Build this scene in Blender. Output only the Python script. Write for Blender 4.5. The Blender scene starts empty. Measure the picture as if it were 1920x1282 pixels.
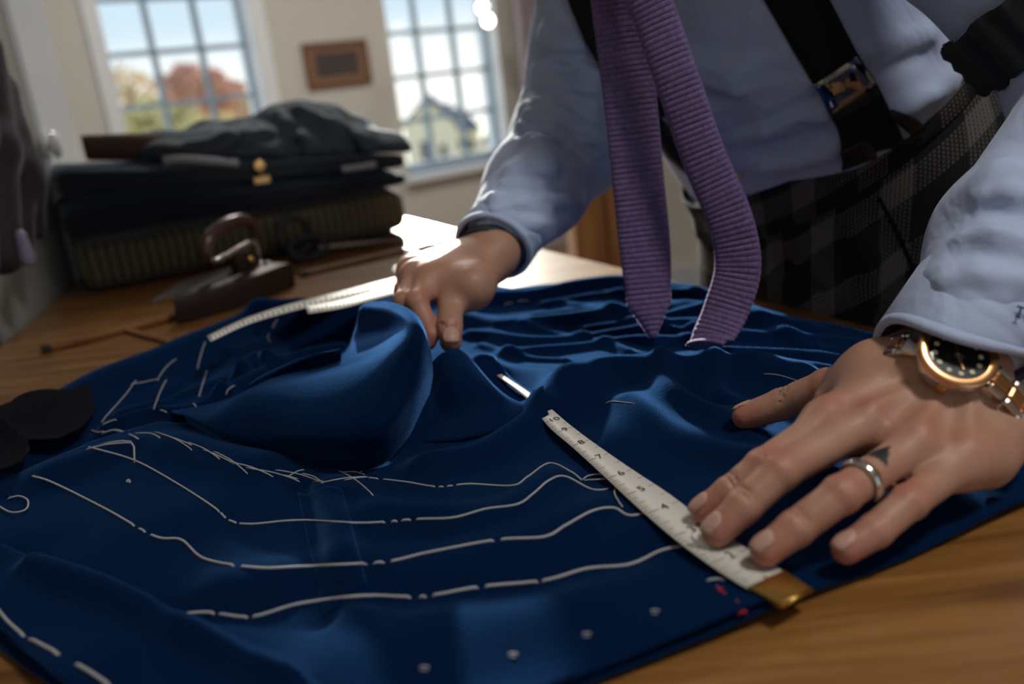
import bpy, math, random
import numpy as np
from mathutils import Vector, Matrix
random.seed(7); np.random.seed(7)
scene = bpy.context.scene
COL = scene.collection

# ------------------------------------------------------------------ camera
# table top is z = 0, floor z = -0.90; camera looks along +Y, tilted down and rolled
W, H = 1920, 1282
FPX = 1625.0
ROLL, PITCH = math.radians(6.7), math.radians(17.2)
CAMZ = 0.25
_c, _s = math.cos(PITCH), math.sin(PITCH)
fwd = Vector((0, _c, -_s)); up0 = Vector((0, _s, _c)); right0 = Vector((1, 0, 0))
xc = right0 * math.cos(ROLL) - up0 * math.sin(ROLL)
yc = right0 * math.sin(ROLL) + up0 * math.cos(ROLL)
cd = bpy.data.cameras.new('camera')
cam = bpy.data.objects.new('camera', cd); COL.objects.link(cam)
m = Matrix((xc, yc, -fwd)).transposed().to_4x4(); m.translation = (0, 0, CAMZ)
cam.matrix_world = m
cd.sensor_width = 36.0; cd.lens = FPX / W * 36.0
cd.clip_start = 0.02; cd.clip_end = 500
cd.dof.use_dof = True; cd.dof.focus_distance = 0.58; cd.dof.aperture_fstop = 3.8
scene.camera = cam

# ------------------------------------------------------------------ world, sun, exposure
scene.view_settings.view_transform = 'Standard'; scene.view_settings.look = 'None'
scene.view_settings.gamma = 1.0; scene.view_settings.use_curve_mapping = False
scene.view_settings.exposure = 0.3
world = bpy.data.worlds.new('sky'); scene.world = world; world.use_nodes = True
nt = world.node_tree; nt.nodes.clear()
_out = nt.nodes.new('ShaderNodeOutputWorld'); _bg = nt.nodes.new('ShaderNodeBackground')
_tc = nt.nodes.new('ShaderNodeTexCoord'); _sep = nt.nodes.new('ShaderNodeSeparateXYZ'); _rp = nt.nodes.new('ShaderNodeValToRGB')
nt.links.new(_tc.outputs['Generated'], _sep.inputs[0]); nt.links.new(_sep.outputs['Z'], _rp.inputs[0])
nt.links.new(_rp.outputs[0], _bg.inputs[0]); nt.links.new(_bg.outputs[0], _out.inputs[0])
_e = _rp.color_ramp.elements
_e[0].position = 0.0; _e[0].color = (1.15, 1.13, 1.08, 1)
_e[1].position = 1.0; _e[1].color = (0.26, 0.43, 0.70, 1)
_x = _e.new(0.035); _x.color = (0.94, 0.97, 0.98, 1)
_x = _e.new(0.08); _x.color = (0.60, 0.73, 0.84, 1)
_x = _e.new(0.20); _x.color = (0.50, 0.65, 0.82, 1)
_bg.inputs[1].default_value = 1.0
FILL_LAMPS = [(-0.6, 1.6, 22), (2.2, 1.3, 18), (-1.6, 4.9, 11)]     # unseen ceiling lamps added as fill light: along the back wall, out of it, watts
SUN_TO = Vector((-0.078, 0.955, 0.225)).normalized()
sd = bpy.data.lights.new('sun', 'SUN'); sd.energy = 10.0; sd.angle = math.radians(2.2); sd.color = (1.0, 0.93, 0.82)
sun = bpy.data.objects.new('sun', sd); COL.objects.link(sun)
sun.rotation_euler = SUN_TO.to_track_quat('Z', 'Y').to_euler(); sun.location = SUN_TO * 60

# ------------------------------------------------------------------ helpers
def ray(x, y):
    return (xc * (x - W / 2) - yc * (y - H / 2) + fwd * FPX)
def P(x, y, z=0.0):            # point of the horizontal plane z seen at a pixel of the photograph
    d = ray(x, y); t = (z - CAMZ) / d.z
    return Vector((d.x * t, d.y * t, z))
def Q(x, y, Y):                # point of the vertical plane y = Y seen at a pixel
    d = ray(x, y); t = Y / d.y
    return Vector((d.x * t, Y, CAMZ + d.z * t))
def lerp(a, b, t): return a + (b - a) * t

MATS = {}
def mat(name, color, rough=0.6, metal=0.0, spec=0.5, sheen=0.0, sheen_tint=None, sheen_rough=0.4, coat=0.0, emit=None, estr=1.0,
        noise=None, bump=None, trans=0.0, subsurf=0.0, alpha=1.0):
    """noise=(scale, amount) varies the colour; bump=(scale, strength, distance) adds fine relief"""
    if name in MATS: return MATS[name]
    mt = bpy.data.materials.new(name); mt.use_nodes = True; n = mt.node_tree
    b = n.nodes['Principled BSDF']
    b.inputs['Base Color'].default_value = (*color, 1); b.inputs['Roughness'].default_value = rough
    b.inputs['Metallic'].default_value = metal; b.inputs['Specular IOR Level'].default_value = spec
    b.inputs['Sheen Weight'].default_value = sheen; b.inputs['Sheen Roughness'].default_value = sheen_rough
    if sheen_tint: b.inputs['Sheen Tint'].default_value = (*sheen_tint, 1)
    b.inputs['Coat Weight'].default_value = coat; b.inputs['Transmission Weight'].default_value = trans
    if subsurf:
        b.inputs['Subsurface Weight'].default_value = subsurf; b.inputs['Subsurface Radius'].default_value = (0.008, 0.003, 0.0015)
        b.inputs['Subsurface Scale'].default_value = 1.0
    if emit: b.inputs['Emission Color'].default_value = (*emit, 1); b.inputs['Emission Strength'].default_value = estr
    tc = n.nodes.new('ShaderNodeTexCoord')
    if noise:
        t = n.nodes.new('ShaderNodeTexNoise'); t.inputs['Scale'].default_value = noise[0]; t.inputs['Detail'].default_value = 5
        n.links.new(tc.outputs['Object'], t.inputs['Vector'])
        r = n.nodes.new('ShaderNodeMix'); r.data_type = 'RGBA'
        r.inputs['A'].default_value = (*[c * (1 - noise[1]) for c in color], 1)
        r.inputs['B'].default_value = (*[min(1, c * (1 + noise[1])) for c in color], 1)
        n.links.new(t.outputs[0], r.inputs['Factor']); n.links.new(r.outputs['Result'], b.inputs['Base Color'])
    if bump:
        t = n.nodes.new('ShaderNodeTexNoise'); t.inputs['Scale'].default_value = bump[0]; t.inputs['Detail'].default_value = 3
        n.links.new(tc.outputs['Object'], t.inputs['Vector'])
        bp = n.nodes.new('ShaderNodeBump'); bp.inputs['Strength'].default_value = bump[1]; bp.inputs['Distance'].default_value = bump[2]
        n.links.new(t.outputs[0], bp.inputs['Height']); n.links.new(bp.outputs[0], b.inputs['Normal'])
    MATS[name] = mt
    return mt

def tag(o, label=None, cat=None, group=None, kind=None):
    if label: o['label'] = label
    if cat: o['category'] = cat
    if group: o['group'] = group
    if kind: o['kind'] = kind
    return o
def empty(name, loc=(0, 0, 0), rot=(0, 0, 0)):
    o = bpy.data.objects.new(name, None); COL.objects.link(o); o.location = loc; o.rotation_euler = rot
    o.empty_display_size = 0.05
    return o
def setparent(o, parent):
    if parent is not None:
        o.parent = parent
        o.matrix_parent_inverse = world_of(parent).inverted()
def world_of(o):
    mm = o.matrix_basis.copy()
    if o.parent is not None:
        mm = world_of(o.parent) @ o.matrix_parent_inverse @ mm
    return mm
def mk(name, verts, faces, mt, parent=None, smooth=False, sharp=None):
    """one mesh object from world-space vertices"""
    me = bpy.data.meshes.new(name)
    me.from_pydata([tuple(v) for v in verts], [], [tuple(int(i) for i in f) for f in faces]); me.validate(); me.update()
    if smooth:
        me.polygons.foreach_set('use_smooth', [True] * len(me.polygons))
        if sharp is not None: me.set_sharp_from_angle(angle=math.radians(sharp))
    if mt is not None: me.materials.append(mt)
    o = bpy.data.objects.new(name, me); COL.objects.link(o)
    setparent(o, parent)
    return o

class MB:
    """collects simple shapes into one mesh"""
    def __init__(s): s.v = []; s.f = []
    def add(s, v, f):
        k = len(s.v); s.v += [Vector(p) for p in v]; s.f += [tuple(i + k for i in q) for q in f]; return s
    def box(s, c, size, ax=None):
        ax = ax or (Vector((1, 0, 0)), Vector((0, 1, 0)), Vector((0, 0, 1)))
        c = Vector(c); vs = []
        for i in (-1, 1):
            for j in (-1, 1):
                for k in (-1, 1):
                    vs.append(c + ax[0] * (i * size[0] / 2) + ax[1] * (j * size[1] / 2) + ax[2] * (k * size[2] / 2))
        return s.add(vs, [(0, 1, 3, 2), (4, 6, 7, 5), (0, 4, 5, 1), (2, 3, 7, 6), (0, 2, 6, 4), (1, 5, 7, 3)])
    def bevbox(s, c, size, b, ax=None):
        """box with chamfered edges"""
        ax = ax or (Vector((1, 0, 0)), Vector((0, 1, 0)), Vector((0, 0, 1)))
        c = Vector(c); hx, hy, hz = [q / 2 for q in size]
        rings = []
        prof = [(-hz, b), (-hz + b, 0), (hz - b, 0), (hz, b)]
        for z, ins in prof:
            x, y = hx - ins, hy - ins; q = b if ins == 0 else b * 0.5
            ring = [(-x + q, -y), (x - q, -y), (x, -y + q), (x, y - q), (x - q, y), (-x + q, y), (-x, y - q), (-x, -y + q)]
            rings.append([c + ax[0] * p[0] + ax[1] * p[1] + ax[2] * z for p in ring])
        return s.loft(rings)
    def loft(s, rings, cap=True, closed=True):
        n = len(rings[0]); vs = [p for r in rings for p in r]; fs = []
        for i in range(len(rings) - 1):
            for j in range(n if closed else n - 1):
                a = i * n + j; b = i * n + (j + 1) % n
                fs.append((a, b, b + n, a + n))
        if cap: fs.append(tuple(range(n - 1, -1, -1))); fs.append(tuple((len(rings) - 1) * n + j for j in range(n)))
        return s.add(vs, fs)
    def tube(s, pts, r, n=8, cap=True):
        pts = [Vector(p) for p in pts]; rr = r if isinstance(r, (list, tuple)) else [r] * len(pts)
        rings = []; u = None
        for i, p in enumerate(pts):
            t = (pts[min(i + 1, len(pts) - 1)] - pts[max(i - 1, 0)])
            if t.length < 1e-9: t = Vector((0, 0, 1))
            t.normalize()
            if u is None:
                u = t.orthogonal().normalized()
            u = (u - t * u.dot(t))
            if u.length < 1e-6: u = t.orthogonal()
            u.normalize(); w = t.cross(u)
            rings.append([p + (u * math.cos(2 * math.pi * k / n) + w * math.sin(2 * math.pi * k / n)) * rr[i] for k in range(n)])
        return s.loft(rings, cap)
    def prism(s, poly, z0, z1):
        """vertical prism over a list of (x, y)"""
        n = len(poly); vs = [Vector((p[0], p[1], z0)) for p in poly] + [Vector((p[0], p[1], z1)) for p in poly]
        fs = [tuple(range(n - 1, -1, -1)), tuple(range(n, 2 * n))] + [(i, (i + 1) % n, n + (i + 1) % n, n + i) for i in range(n)]
        return s.add(vs, fs)
    def lathe(s, prof, c, ax=None, n=20):
        ax = ax or (Vector((1, 0, 0)), Vector((0, 1, 0)), Vector((0, 0, 1))); c = Vector(c)
        return s.loft([[c + ax[0] * (r * math.cos(2 * math.pi * k / n)) + ax[1] * (r * math.sin(2 * math.pi * k / n)) + ax[2] * z for k in range(n)] for r, z in prof])
    def build(s, name, mt, parent=None, smooth=False, sharp=None): return mk(name, s.v, s.f, mt, parent, smooth, sharp)

def catmull(pts, n):
    """smooth curve through pts (any dimension), n samples per span"""
    p = np.array([tuple(q) for q in pts], float); out = []
    pe = np.vstack([2 * p[0] - p[1], p, 2 * p[-1] - p[-2]])
    for i in range(len(p) - 1):
        a, b, c, d = pe[i], pe[i + 1], pe[i + 2], pe[i + 3]
        for k in range(n):
            t = k / n
            out.append(0.5 * (2 * b + (c - a) * t + (2 * a - 5 * b + 4 * c - d) * t * t + (-a + 3 * b - 3 * c + d) * t ** 3))
    out.append(p[-1]); return np.array(out)
def catgrid(rows, nu, nv):
    """smooth surface through a grid of 3D points"""
    a = np.array([[tuple(q) for q in r] for r in rows], float)
    a = np.array([catmull(r, nv) for r in a])
    return np.array([catmull(a[:, j], nu) for j in range(a.shape[1])]).transpose(1, 0, 2)
def gridmesh(name, G, mt, parent=None, smooth=True, thick=None, off=-1):
    nu, nv = G.shape[:2]
    f = [(i * nv + j, i * nv + j + 1, (i + 1) * nv + j + 1, (i + 1) * nv + j) for i in range(nu - 1) for j in range(nv - 1)]
    o = mk(name, G.reshape(-1, 3), f, mt, parent, smooth)
    if thick:
        md = o.modifiers.new('thickness', 'SOLIDIFY'); md.thickness = thick; md.offset = off
    uv = o.data.uv_layers.new(name='UVMap')
    li = np.zeros(len(o.data.loops), int); o.data.loops.foreach_get('vertex_index', li)
    uvs = np.stack([(li // nv) / (nu - 1), (li % nv) / (nv - 1)], 1); uv.data.foreach_set('uv', uvs.ravel())
    return o

# ------------------------------------------------------------------ implicit surfaces (skin, clothes on the body, soft bundles)
class Field:
    def __init__(s): s.p = []
    def cone(s, a, b, ra, rb=None, k=0.006, flat=None, sub=False):
        """tapered capsule; flat=(axis, f) squeezes it along an axis by f<1"""
        s.p.append((np.array(tuple(a), float), np.array(tuple(b), float), ra, ra if rb is None else rb, k,
                    None if flat is None else (np.array(tuple(Vector(flat[0]).normalized())), flat[1]), sub)); return s
    def ball(s, a, r, k=0.006, flat=None, sub=False): return s.cone(a, a, r, r, k, flat, sub)
    def chain(s, pts, rads, k=0.006, flat=None, sub=False):
        for i in range(len(pts) - 1): s.cone(pts[i], pts[i + 1], rads[i], rads[i + 1], k, flat, sub)
        return s
    @staticmethod
    def _d(pr, X):
        a, b, ra, rb, k, flat, sub = pr
        q = X - a; ab = b - a
        L = ab @ ab
        if flat is not None:
            w, f = flat
            qw = q @ w; aw = ab @ w
            q = q + np.multiply.outer(qw * (1 / f - 1), w); ab = ab + w * (aw * (1 / f - 1)); L = ab @ ab
        if L < 1e-12:
            return np.sqrt((q * q).sum(-1)) - ra
        t = np.clip((q @ ab) / L, 0, 1)
        d = q - t[..., None] * ab
        return np.sqrt((d * d).sum(-1)) - (ra + (rb - ra) * t)
    @staticmethod
    def _mix(D, d, k, sub):
        if sub:
            h = np.clip(0.5 - 0.5 * (D + d) / k, 0, 1); return D + (-d - D) * h + k * h * (1 - h)
        h = np.clip(0.5 + 0.5 * (D - d) / k, 0, 1); return D + (d - D) * h - k * h * (1 - h)
    def eval(s, X):
        X = np.asarray(X, float); D = np.full(X.shape[:-1], 10.0)
        for pr in s.p: D = s._mix(D, s._d(pr, X), pr[4], pr[6])
        return D
    def grad(s, X, e=5e-4):
        X = np.asarray(X, float); g = np.zeros_like(X)
        for i in range(3):
            o = np.zeros(3); o[i] = e; g[..., i] = s.eval(X + o) - s.eval(X - o)
        return g / np.maximum(np.linalg.norm(g, axis=-1, keepdims=True), 1e-9)
    def bounds(s, pad):
        lo = np.min([np.minimum(p[0] - p[2], p[1] - p[3]) for p in s.p if not p[6]], 0) - pad
        hi = np.max([np.maximum(p[0] + p[2], p[1] + p[3]) for p in s.p if not p[6]], 0) + pad
        return lo, hi
    def surf(s, res, clip=None, extra=None, smooth=1):
        """surface nets; clip = list of (point, normal): keeps the side the normal points away from"""
        lo, hi = s.bounds(3 * res)
        n = np.ceil((hi - lo) / res).astype(int) + 1
        ax = [lo[i] + res * np.arange(n[i]) for i in range(3)]
        D = np.full(tuple(n), 10.0)
        for pr in s.p:
            R = max(pr[2], pr[3]) + pr[4] * 1.5 + 3 * res
            l = np.maximum(((np.minimum(pr[0], pr[1]) - R - lo) / res).astype(int), 0)
            u = np.minimum(((np.maximum(pr[0], pr[1]) + R - lo) / res).astype(int) + 2, n)
            if np.any(u <= l): continue
            X = np.stack(np.meshgrid(ax[0][l[0]:u[0]], ax[1][l[1]:u[1]], ax[2][l[2]:u[2]], indexing='ij'), -1)
            sl = tuple(slice(l[i], u[i]) for i in range(3))
            D[sl] = s._mix(D[sl], s._d(pr, X), pr[4], pr[6])
        if extra is not None or clip:
            X = np.stack(np.meshgrid(*ax, indexing='ij'), -1)
            if extra is not None:
                near = np.abs(D) < 0.05
                D[near] = D[near] - extra(X[near])
            for c, nn in (clip or []):
                D = np.maximum(D, (X - np.array(tuple(c))) @ np.array(tuple(Vector(nn).normalized())))
        ins = D < 0
        cs = [ins[i:n[0] - 1 + i, j:n[1] - 1 + j, k:n[2] - 1 + k] for i in (0, 1) for j in (0, 1) for k in (0, 1)]
        cnt = sum(c.astype(np.int8) for c in cs)
        cells = np.argwhere((cnt > 0) & (cnt < 8))
        offs = np.array([(i, j, k) for i in (0, 1) for j in (0, 1) for k in (0, 1)])
        cv = np.stack([D[cells[:, 0] + o[0], cells[:, 1] + o[1], cells[:, 2] + o[2]] for o in offs], 1)
        acc = np.zeros((len(cells), 3)); num = np.zeros(len(cells))
        for a in range(8):
            for b in range(a + 1, 8):
                if np.abs(offs[a] - offs[b]).sum() != 1: continue
                cr = (cv[:, a] < 0) != (cv[:, b] < 0)
                t = np.where(cr, cv[:, a] / np.where(cr, cv[:, a] - cv[:, b], 1), 0)
                acc += np.where(cr[:, None], offs[a] + t[:, None] * (offs[b] - offs[a]), 0); num += cr
        V = lo + (cells + acc / num[:, None]) * res
        idx = np.full(tuple(n), -1); idx[cells[:, 0], cells[:, 1], cells[:, 2]] = np.arange(len(cells))
        faces = []
        for axn in range(3):
            b, c = (axn + 1) % 3, (axn + 2) % 3
            s0 = [slice(1, n[i] - 1) for i in range(3)]; s1 = list(s0)
            s0[axn] = slice(0, n[axn] - 1); s1[axn] = slice(1, n[axn])
            i0 = ins[tuple(s0)]; i1 = ins[tuple(s1)]
            E = np.argwhere(i0 != i1); st = i0[tuple(E.T)]
            E = E + np.array([0 if i == axn else 1 for i in range(3)])
            def cell(db, dc):
                q = E.copy(); q[:, b] += db; q[:, c] += dc; return idx[q[:, 0], q[:, 1], q[:, 2]]
            q = np.stack([cell(-1, -1), cell(0, -1), cell(0, 0), cell(-1, 0)], 1)
            q[~st] = q[~st][:, ::-1]
            faces.append(q)
        Fc = np.vstack(faces); Fc = Fc[(Fc >= 0).all(1)]
        for _ in range(smooth):
            S = np.zeros_like(V); C = np.zeros(len(V))
            for a, b in ((0, 1), (1, 2), (2, 3), (3, 0)):
                np.add.at(S, Fc[:, a], V[Fc[:, b]]); np.add.at(S, Fc[:, b], V[Fc[:, a]])
                np.add.at(C, Fc[:, a], 1); np.add.at(C, Fc[:, b], 1)
            V = V * 0.5 + 0.5 * S / C[:, None]
        return V, Fc
    def trace(s, x, y, off=0.0, tmax=3.0):
        """where the ray of a photograph pixel meets the surface"""
        d = np.array(tuple(ray(x, y).normalized())); o = np.array((0, 0, CAMZ)); t = 0.2
        for _ in range(160):
            v = float(s.eval((o + d * t)[None])[0]) - off
            if v < 2e-4: break
            t += max(v * 0.7, 2e-4)
            if t > tmax: return None
        return o + d * t

def npmesh(name, V, Fc, mt, parent=None, attrs=None, smooth=True):
    me = bpy.data.meshes.new(name)
    me.vertices.add(len(V)); me.vertices.foreach_set('co', np.ascontiguousarray(V, dtype=np.float32).ravel())
    k = Fc.shape[1]
    me.loops.add(len(Fc) * k); me.loops.foreach_set('vertex_index', Fc.astype(np.int32).ravel())
    me.polygons.add(len(Fc)); me.polygons.foreach_set('loop_start', np.arange(0, len(Fc) * k, k, dtype=np.int32))
    me.update(calc_edges=True); me.validate()
    if smooth: me.polygons.foreach_set('use_smooth', np.ones(len(me.polygons), bool))
    me.materials.append(mt)
    for an, av in (attrs or {}).items():
        av = np.asarray(av, np.float32)
        if av.ndim == 1: a = me.attributes.new(an, 'FLOAT', 'POINT'); a.data.foreach_set('value', av)
        else: a = me.attributes.new(an, 'FLOAT_VECTOR', 'POINT'); a.data.foreach_set('vector', av.ravel())
    o = bpy.data.objects.new(name, me); COL.objects.link(o)
    setparent(o, parent)
    return o
# ================================================================== the setting
ZF, ZC = -0.90, 1.75
KW = 1.25
WO = Vector((-0.645 * KW, 4.0 * KW, 0)); WT = Vector((math.sin(math.radians(54)), math.cos(math.radians(54)), 0)); WM = Vector((WT.y, -WT.x, 0))
UP = Vector((0, 0, 1))
def wp(s, d, z): return WO + WT * s + WM * d + UP * z     # s along the back wall, d out of it into the room
def WPX(x, y):                                            # (s, z) of the back wall at a pixel
    r = ray(x, y); k = WO.dot(WM) / Vector((r.x, r.y, 0)).dot(WM); p = r * k
    return (Vector((p.x, p.y, 0)) - WO).dot(WT), p.z + CAMZ
M_wall = mat('plaster', (0.60, 0.58, 0.53), 0.85, noise=(3, 0.05), bump=(60, 0.1, 0.002))
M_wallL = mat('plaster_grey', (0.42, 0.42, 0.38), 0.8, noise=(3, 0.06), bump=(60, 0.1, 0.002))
M_white = mat('white_gloss_paint', (0.80, 0.82, 0.84), 0.28, bump=(40, 0.05, 0.001))
M_sash = mat('sash_paint', (0.30, 0.38, 0.46), 0.95, spec=0.05)
M_floor = mat('floor_boards', (0.20, 0.11, 0.06), 0.45, noise=(6, 0.3))
M_ceil = mat('ceiling_paint', (0.78, 0.77, 0.74), 0.9, noise=(3, 0.03))
SL, SR, DN = -3.9, 4.6, 6.6          # room extents along the wall and away from it

WINS = [(-1.13, -0.41), (0.385, 1.155)]
WZ0, WZ1 = -0.2125, 1.2875
def boxw(mb, s0, s1, d0, d1, z0, z1):
    return mb.box(wp((s0 + s1) / 2, (d0 + d1) / 2, (z0 + z1) / 2), (abs(s1 - s0), abs(d1 - d0), abs(z1 - z0)), (WT, WM, UP))
def wall_with_holes(name, a, b, holes, z0, z1, placer):
    """wall as a row of solid panels round its openings; placer(mb, s0, s1, z0, z1)"""
    mb = MB(); s = a
    for h in sorted(holes):
        placer(mb, s, h[0], z0, z1); placer(mb, h[0], h[1], z0, h[2]); placer(mb, h[0], h[1], h[3], z1); s = h[1]
    placer(mb, s, b, z0, z1)
    return tag(mb.build(name, M_wall), kind='structure')
wall_with_holes('wall_back', SL, SR, [(w[0], w[1], WZ0 - 0.068, WZ1 + 0.04) for w in WINS], ZF, ZC, lambda mb, s0, s1, z0, z1: boxw(mb, s0, s1, 0, -0.22, z0, z1))
# walls out of frame: the sides and the one behind the camera, with unseen windows added at side and front to bring in daylight
ADDED_SIDEW = [(0.6, 3.4, -0.4, 1.55)]  # added opening, sized to let more sky light in from the left
wall_with_holes('wall_side', 0, DN, ADDED_SIDEW, ZF, ZC, lambda mb, d0, d1, z0, z1: boxw(mb, SL, SL - 0.2, d0, d1, z0, z1))
wall_with_holes('wall_right', 0, DN, [], ZF, ZC, lambda mb, d0, d1, z0, z1: boxw(mb, SR, SR + 0.2, d0, d1, z0, z1))
ADDED_FRW = [(-2.8, -1.6, -0.1, 1.35)]  # added opening behind the camera, lights the foreground
wall_with_holes('wall_front', SL, SR, ADDED_FRW, ZF, ZC, lambda mb, s0, s1, z0, z1: boxw(mb, s0, s1, DN, DN + 0.2, z0, z1))
tag(boxw(MB(), SL - 0.2, SR + 0.2, -0.22, DN + 0.2, ZF - 0.1, ZF).build('floor', M_floor), kind='structure')
tag(boxw(MB(), SL - 0.2, SR + 0.2, -0.22, DN + 0.2, ZC, ZC + 0.1).build('ceiling', M_ceil), kind='structure')
tag(boxw(MB(), SL, SR, 0, 0.02, ZF, ZF + 0.14).build('baseboard_back', M_white), kind='structure')

def portal(c, nrm, w, h):
    ld = bpy.data.lights.new('window_portal', 'AREA'); ld.shape = 'RECTANGLE'; ld.size = w; ld.size_y = h
    ld.cycles.is_portal = True
    o = bpy.data.objects.new('window_portal', ld); COL.objects.link(o)
    o.matrix_world = Matrix.Translation(c) @ (-Vector(nrm)).to_track_quat('Z', 'Y').to_matrix().to_4x4()
for a, b in WINS: portal(wp((a + b) / 2, -0.24, (WZ0 + WZ1) / 2), WM, b - a, WZ1 - WZ0)
for a, b, z0, z1 in ADDED_FRW: portal(wp((a + b) / 2, DN + 0.22, (z0 + z1) / 2), -WM, b - a, z1 - z0)
for a, b, z0, z1 in ADDED_SIDEW: portal(wp(SL - 0.22, (a + b) / 2, (z0 + z1) / 2), WT, b - a, z1 - z0)

M_glass = bpy.data.materials.new('window_glass'); M_glass.use_nodes = True
_n = M_glass.node_tree; _n.nodes.clear()
_o = _n.nodes.new('ShaderNodeOutputMaterial'); _mx = _n.nodes.new('ShaderNodeMixShader'); _t = _n.nodes.new('ShaderNodeBsdfTransparent'); _g = _n.nodes.new('ShaderNodeBsdfGlossy')
_t.inputs[0].default_value = (0.97, 0.985, 0.98, 1); _g.inputs['Roughness'].default_value = 0.02; _mx.inputs[0].default_value = 0.012
_n.links.new(_t.outputs[0], _mx.inputs[1]); _n.links.new(_g.outputs[0], _mx.inputs[2]); _n.links.new(_mx.outputs[0], _o.inputs[0])
def window(n, s0, s1, casing):
    root = tag(empty('window_%d' % n, wp((s0 + s1) / 2, 0, WZ0 - 0.068)), kind='structure')
    f = MB(); rw = 0.035
    boxw(f, s0, s0 + 0.016, -0.14, -0.09, WZ0, WZ1); boxw(f, s1 - 0.016, s1, -0.14, -0.09, WZ0, WZ1)
    boxw(f, s0, s1, -0.14, -0.09, WZ1, WZ1 + 0.04); boxw(f, s0, s1, -0.14, -0.09, WZ0 - 0.068, WZ0)
    f.build('sash_frame', M_sash, root)
    cols = [lerp(s0, s1, k / 3) for k in range(4)]; rows = [WZ0 + 0.25 * k for k in range(7)]
    for c in cols[1:3]: boxw(MB(), c - 0.014, c + 0.014, -0.13, -0.10, WZ0, WZ1).build('glazing_bar', M_sash, root)
    for r in rows[1:6]: boxw(MB(), s0 + 0.016, s1 - 0.016, -0.128, -0.102, r - 0.013, r + 0.013).build('glazing_bar', M_sash, root)
    for i in range(3):
        for j in range(6):
            boxw(MB(), cols[i] + 0.012, cols[i + 1] - 0.012, -0.117, -0.113, rows[j] + 0.01, rows[j + 1] - 0.01).build('pane', M_glass, root)
    rv = MB(); boxw(rv, s0 - 0.002, s0 + 0.001, -0.22, 0.0, WZ0 - 0.068, WZ1 + 0.04); boxw(rv, s1 - 0.001, s1 + 0.002, -0.22, 0, WZ0 - 0.068, WZ1 + 0.04)
    rv.build('reveal', M_white, root)
    boxw(MB(), s0 - 0.03, s1 + 0.03, -0.09, 0.05, WZ0 - 0.095, WZ0 - 0.066).build('window_sill', M_white, root)
    if casing:
        c = MB(); boxw(c, s0 - 0.075, s0 - 0.004, 0, 0.022, WZ0 - 0.06, WZ1 + 0.11); boxw(c, s1 + 0.004, s1 + 0.075, 0, 0.022, WZ0 - 0.06, WZ1 + 0.11); boxw(c, s0, s1, 0, 0.022, WZ1 + 0.04, WZ1 + 0.11)
        c.build('casing', M_white, root)
window(1, *WINS[0], True); window(2, *WINS[1], False)
# plain sashes of the unseen windows added for more daylight inside
for k, (a, b, z0, z1) in enumerate(ADDED_FRW):
    f = MB(); c = (a + b) / 2
    for s_ in (a, c, b): boxw(f, s_ - 0.02, s_ + 0.02, DN + 0.06, DN + 0.1, z0, z1)
    for z_ in (z0, (z0 + z1) / 2, z1): boxw(f, a, b, DN + 0.06, DN + 0.1, z_ - 0.02, z_ + 0.02)
    tag(f.build('window_%d' % (3 + k), M_sash), kind='structure')
f = MB()
for d_ in (0.6, 1.5, 2.5, 3.4): boxw(f, SL - 0.1, SL - 0.06, d_ - 0.02, d_ + 0.02, -0.4, 1.55)
for z_ in (-0.4, 0.6, 1.55): boxw(f, SL - 0.1, SL - 0.06, 0.6, 3.4, z_ - 0.02, z_ + 0.02)
tag(f.build('window_4', M_sash), kind='structure')

# wall behind the tailor, with its skirting board
xw = Q(1165, 400, 2.78).x
tag(MB().box(((xw + 2.6) / 2, 2.84, (ZF + ZC) / 2), (2.6 - xw, 0.12, ZC - ZF)).build('wall_return', mat('plaster_cream', (0.86, 0.83, 0.74), 0.85, noise=(3, 0.04), bump=(60, 0.1, 0.002))), kind='structure')
zs = Q(1290, 500, 2.76).z
tag(MB().bevbox(((xw + 2.6) / 2, 2.771, (ZF + zs) / 2), (2.6 - xw, 0.018, zs - ZF), 0.004).build('baseboard_return', M_white), kind='structure')
# short wall beside the table, with a glossy white board at its end
TL0, TL1 = Vector((-0.42, 0.02, 0)), Vector((-0.78, 1.80, 0))
TLD = (TL1 - TL0).normalized(); TLN = Vector((-TLD.y, TLD.x, 0))           # TLN points away from the table
def tl(y, off, z): k = (y - TL0.y) / (TL1.y - TL0.y); p = TL0.lerp(TL1, k) + TLN * off; return Vector((p.x, p.y, z))
a_, b_ = tl(-0.9, 0.075, 0), tl(1.46, 0.075, 0)
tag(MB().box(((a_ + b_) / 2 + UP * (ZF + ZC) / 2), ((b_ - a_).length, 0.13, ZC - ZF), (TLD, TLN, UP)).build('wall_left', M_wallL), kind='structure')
a_, b_ = tl(1.46, 0.07, 0), tl(1.68, 0.07, 0)
tag(MB().bevbox(((a_ + b_) / 2 + UP * (ZF + ZC) / 2), ((b_ - a_).length, 0.135, ZC - ZF), 0.006, (TLD, TLN, UP)).build('trim_1', M_white), kind='structure')
# round white knob on the board
def hit_tl(x, y, off=0.0):
    r = ray(x, y); p0 = TL0 + TLN * off
    t_ = p0.dot(TLN) / Vector((r.x, r.y, 0)).dot(TLN)
    return Vector((r.x * t_, r.y * t_, CAMZ + r.z * t_))
kp = hit_tl(90, 273)
kn = empty('door_knob', kp); tag(kn, 'round white knob on the pale board beside the table', 'knob')
axk = (TLD, UP, -TLN)
MB().lathe([(0.0, 0), (0.020, 0), (0.020, 0.004), (0.0, 0.0041)], kp + TLN * 0.003, axk).build('rose', M_white, kn, True, 40)
MB().lathe([(0.008, 0.0), (0.008, 0.004), (0.019, 0.007), (0.022, 0.012), (0.018, 0.017), (0.006, 0.019), (0.0, 0.0192)], kp, axk).build('grip', mat('porcelain', (0.85, 0.86, 0.86), 0.12), kn, True, 60)

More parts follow.
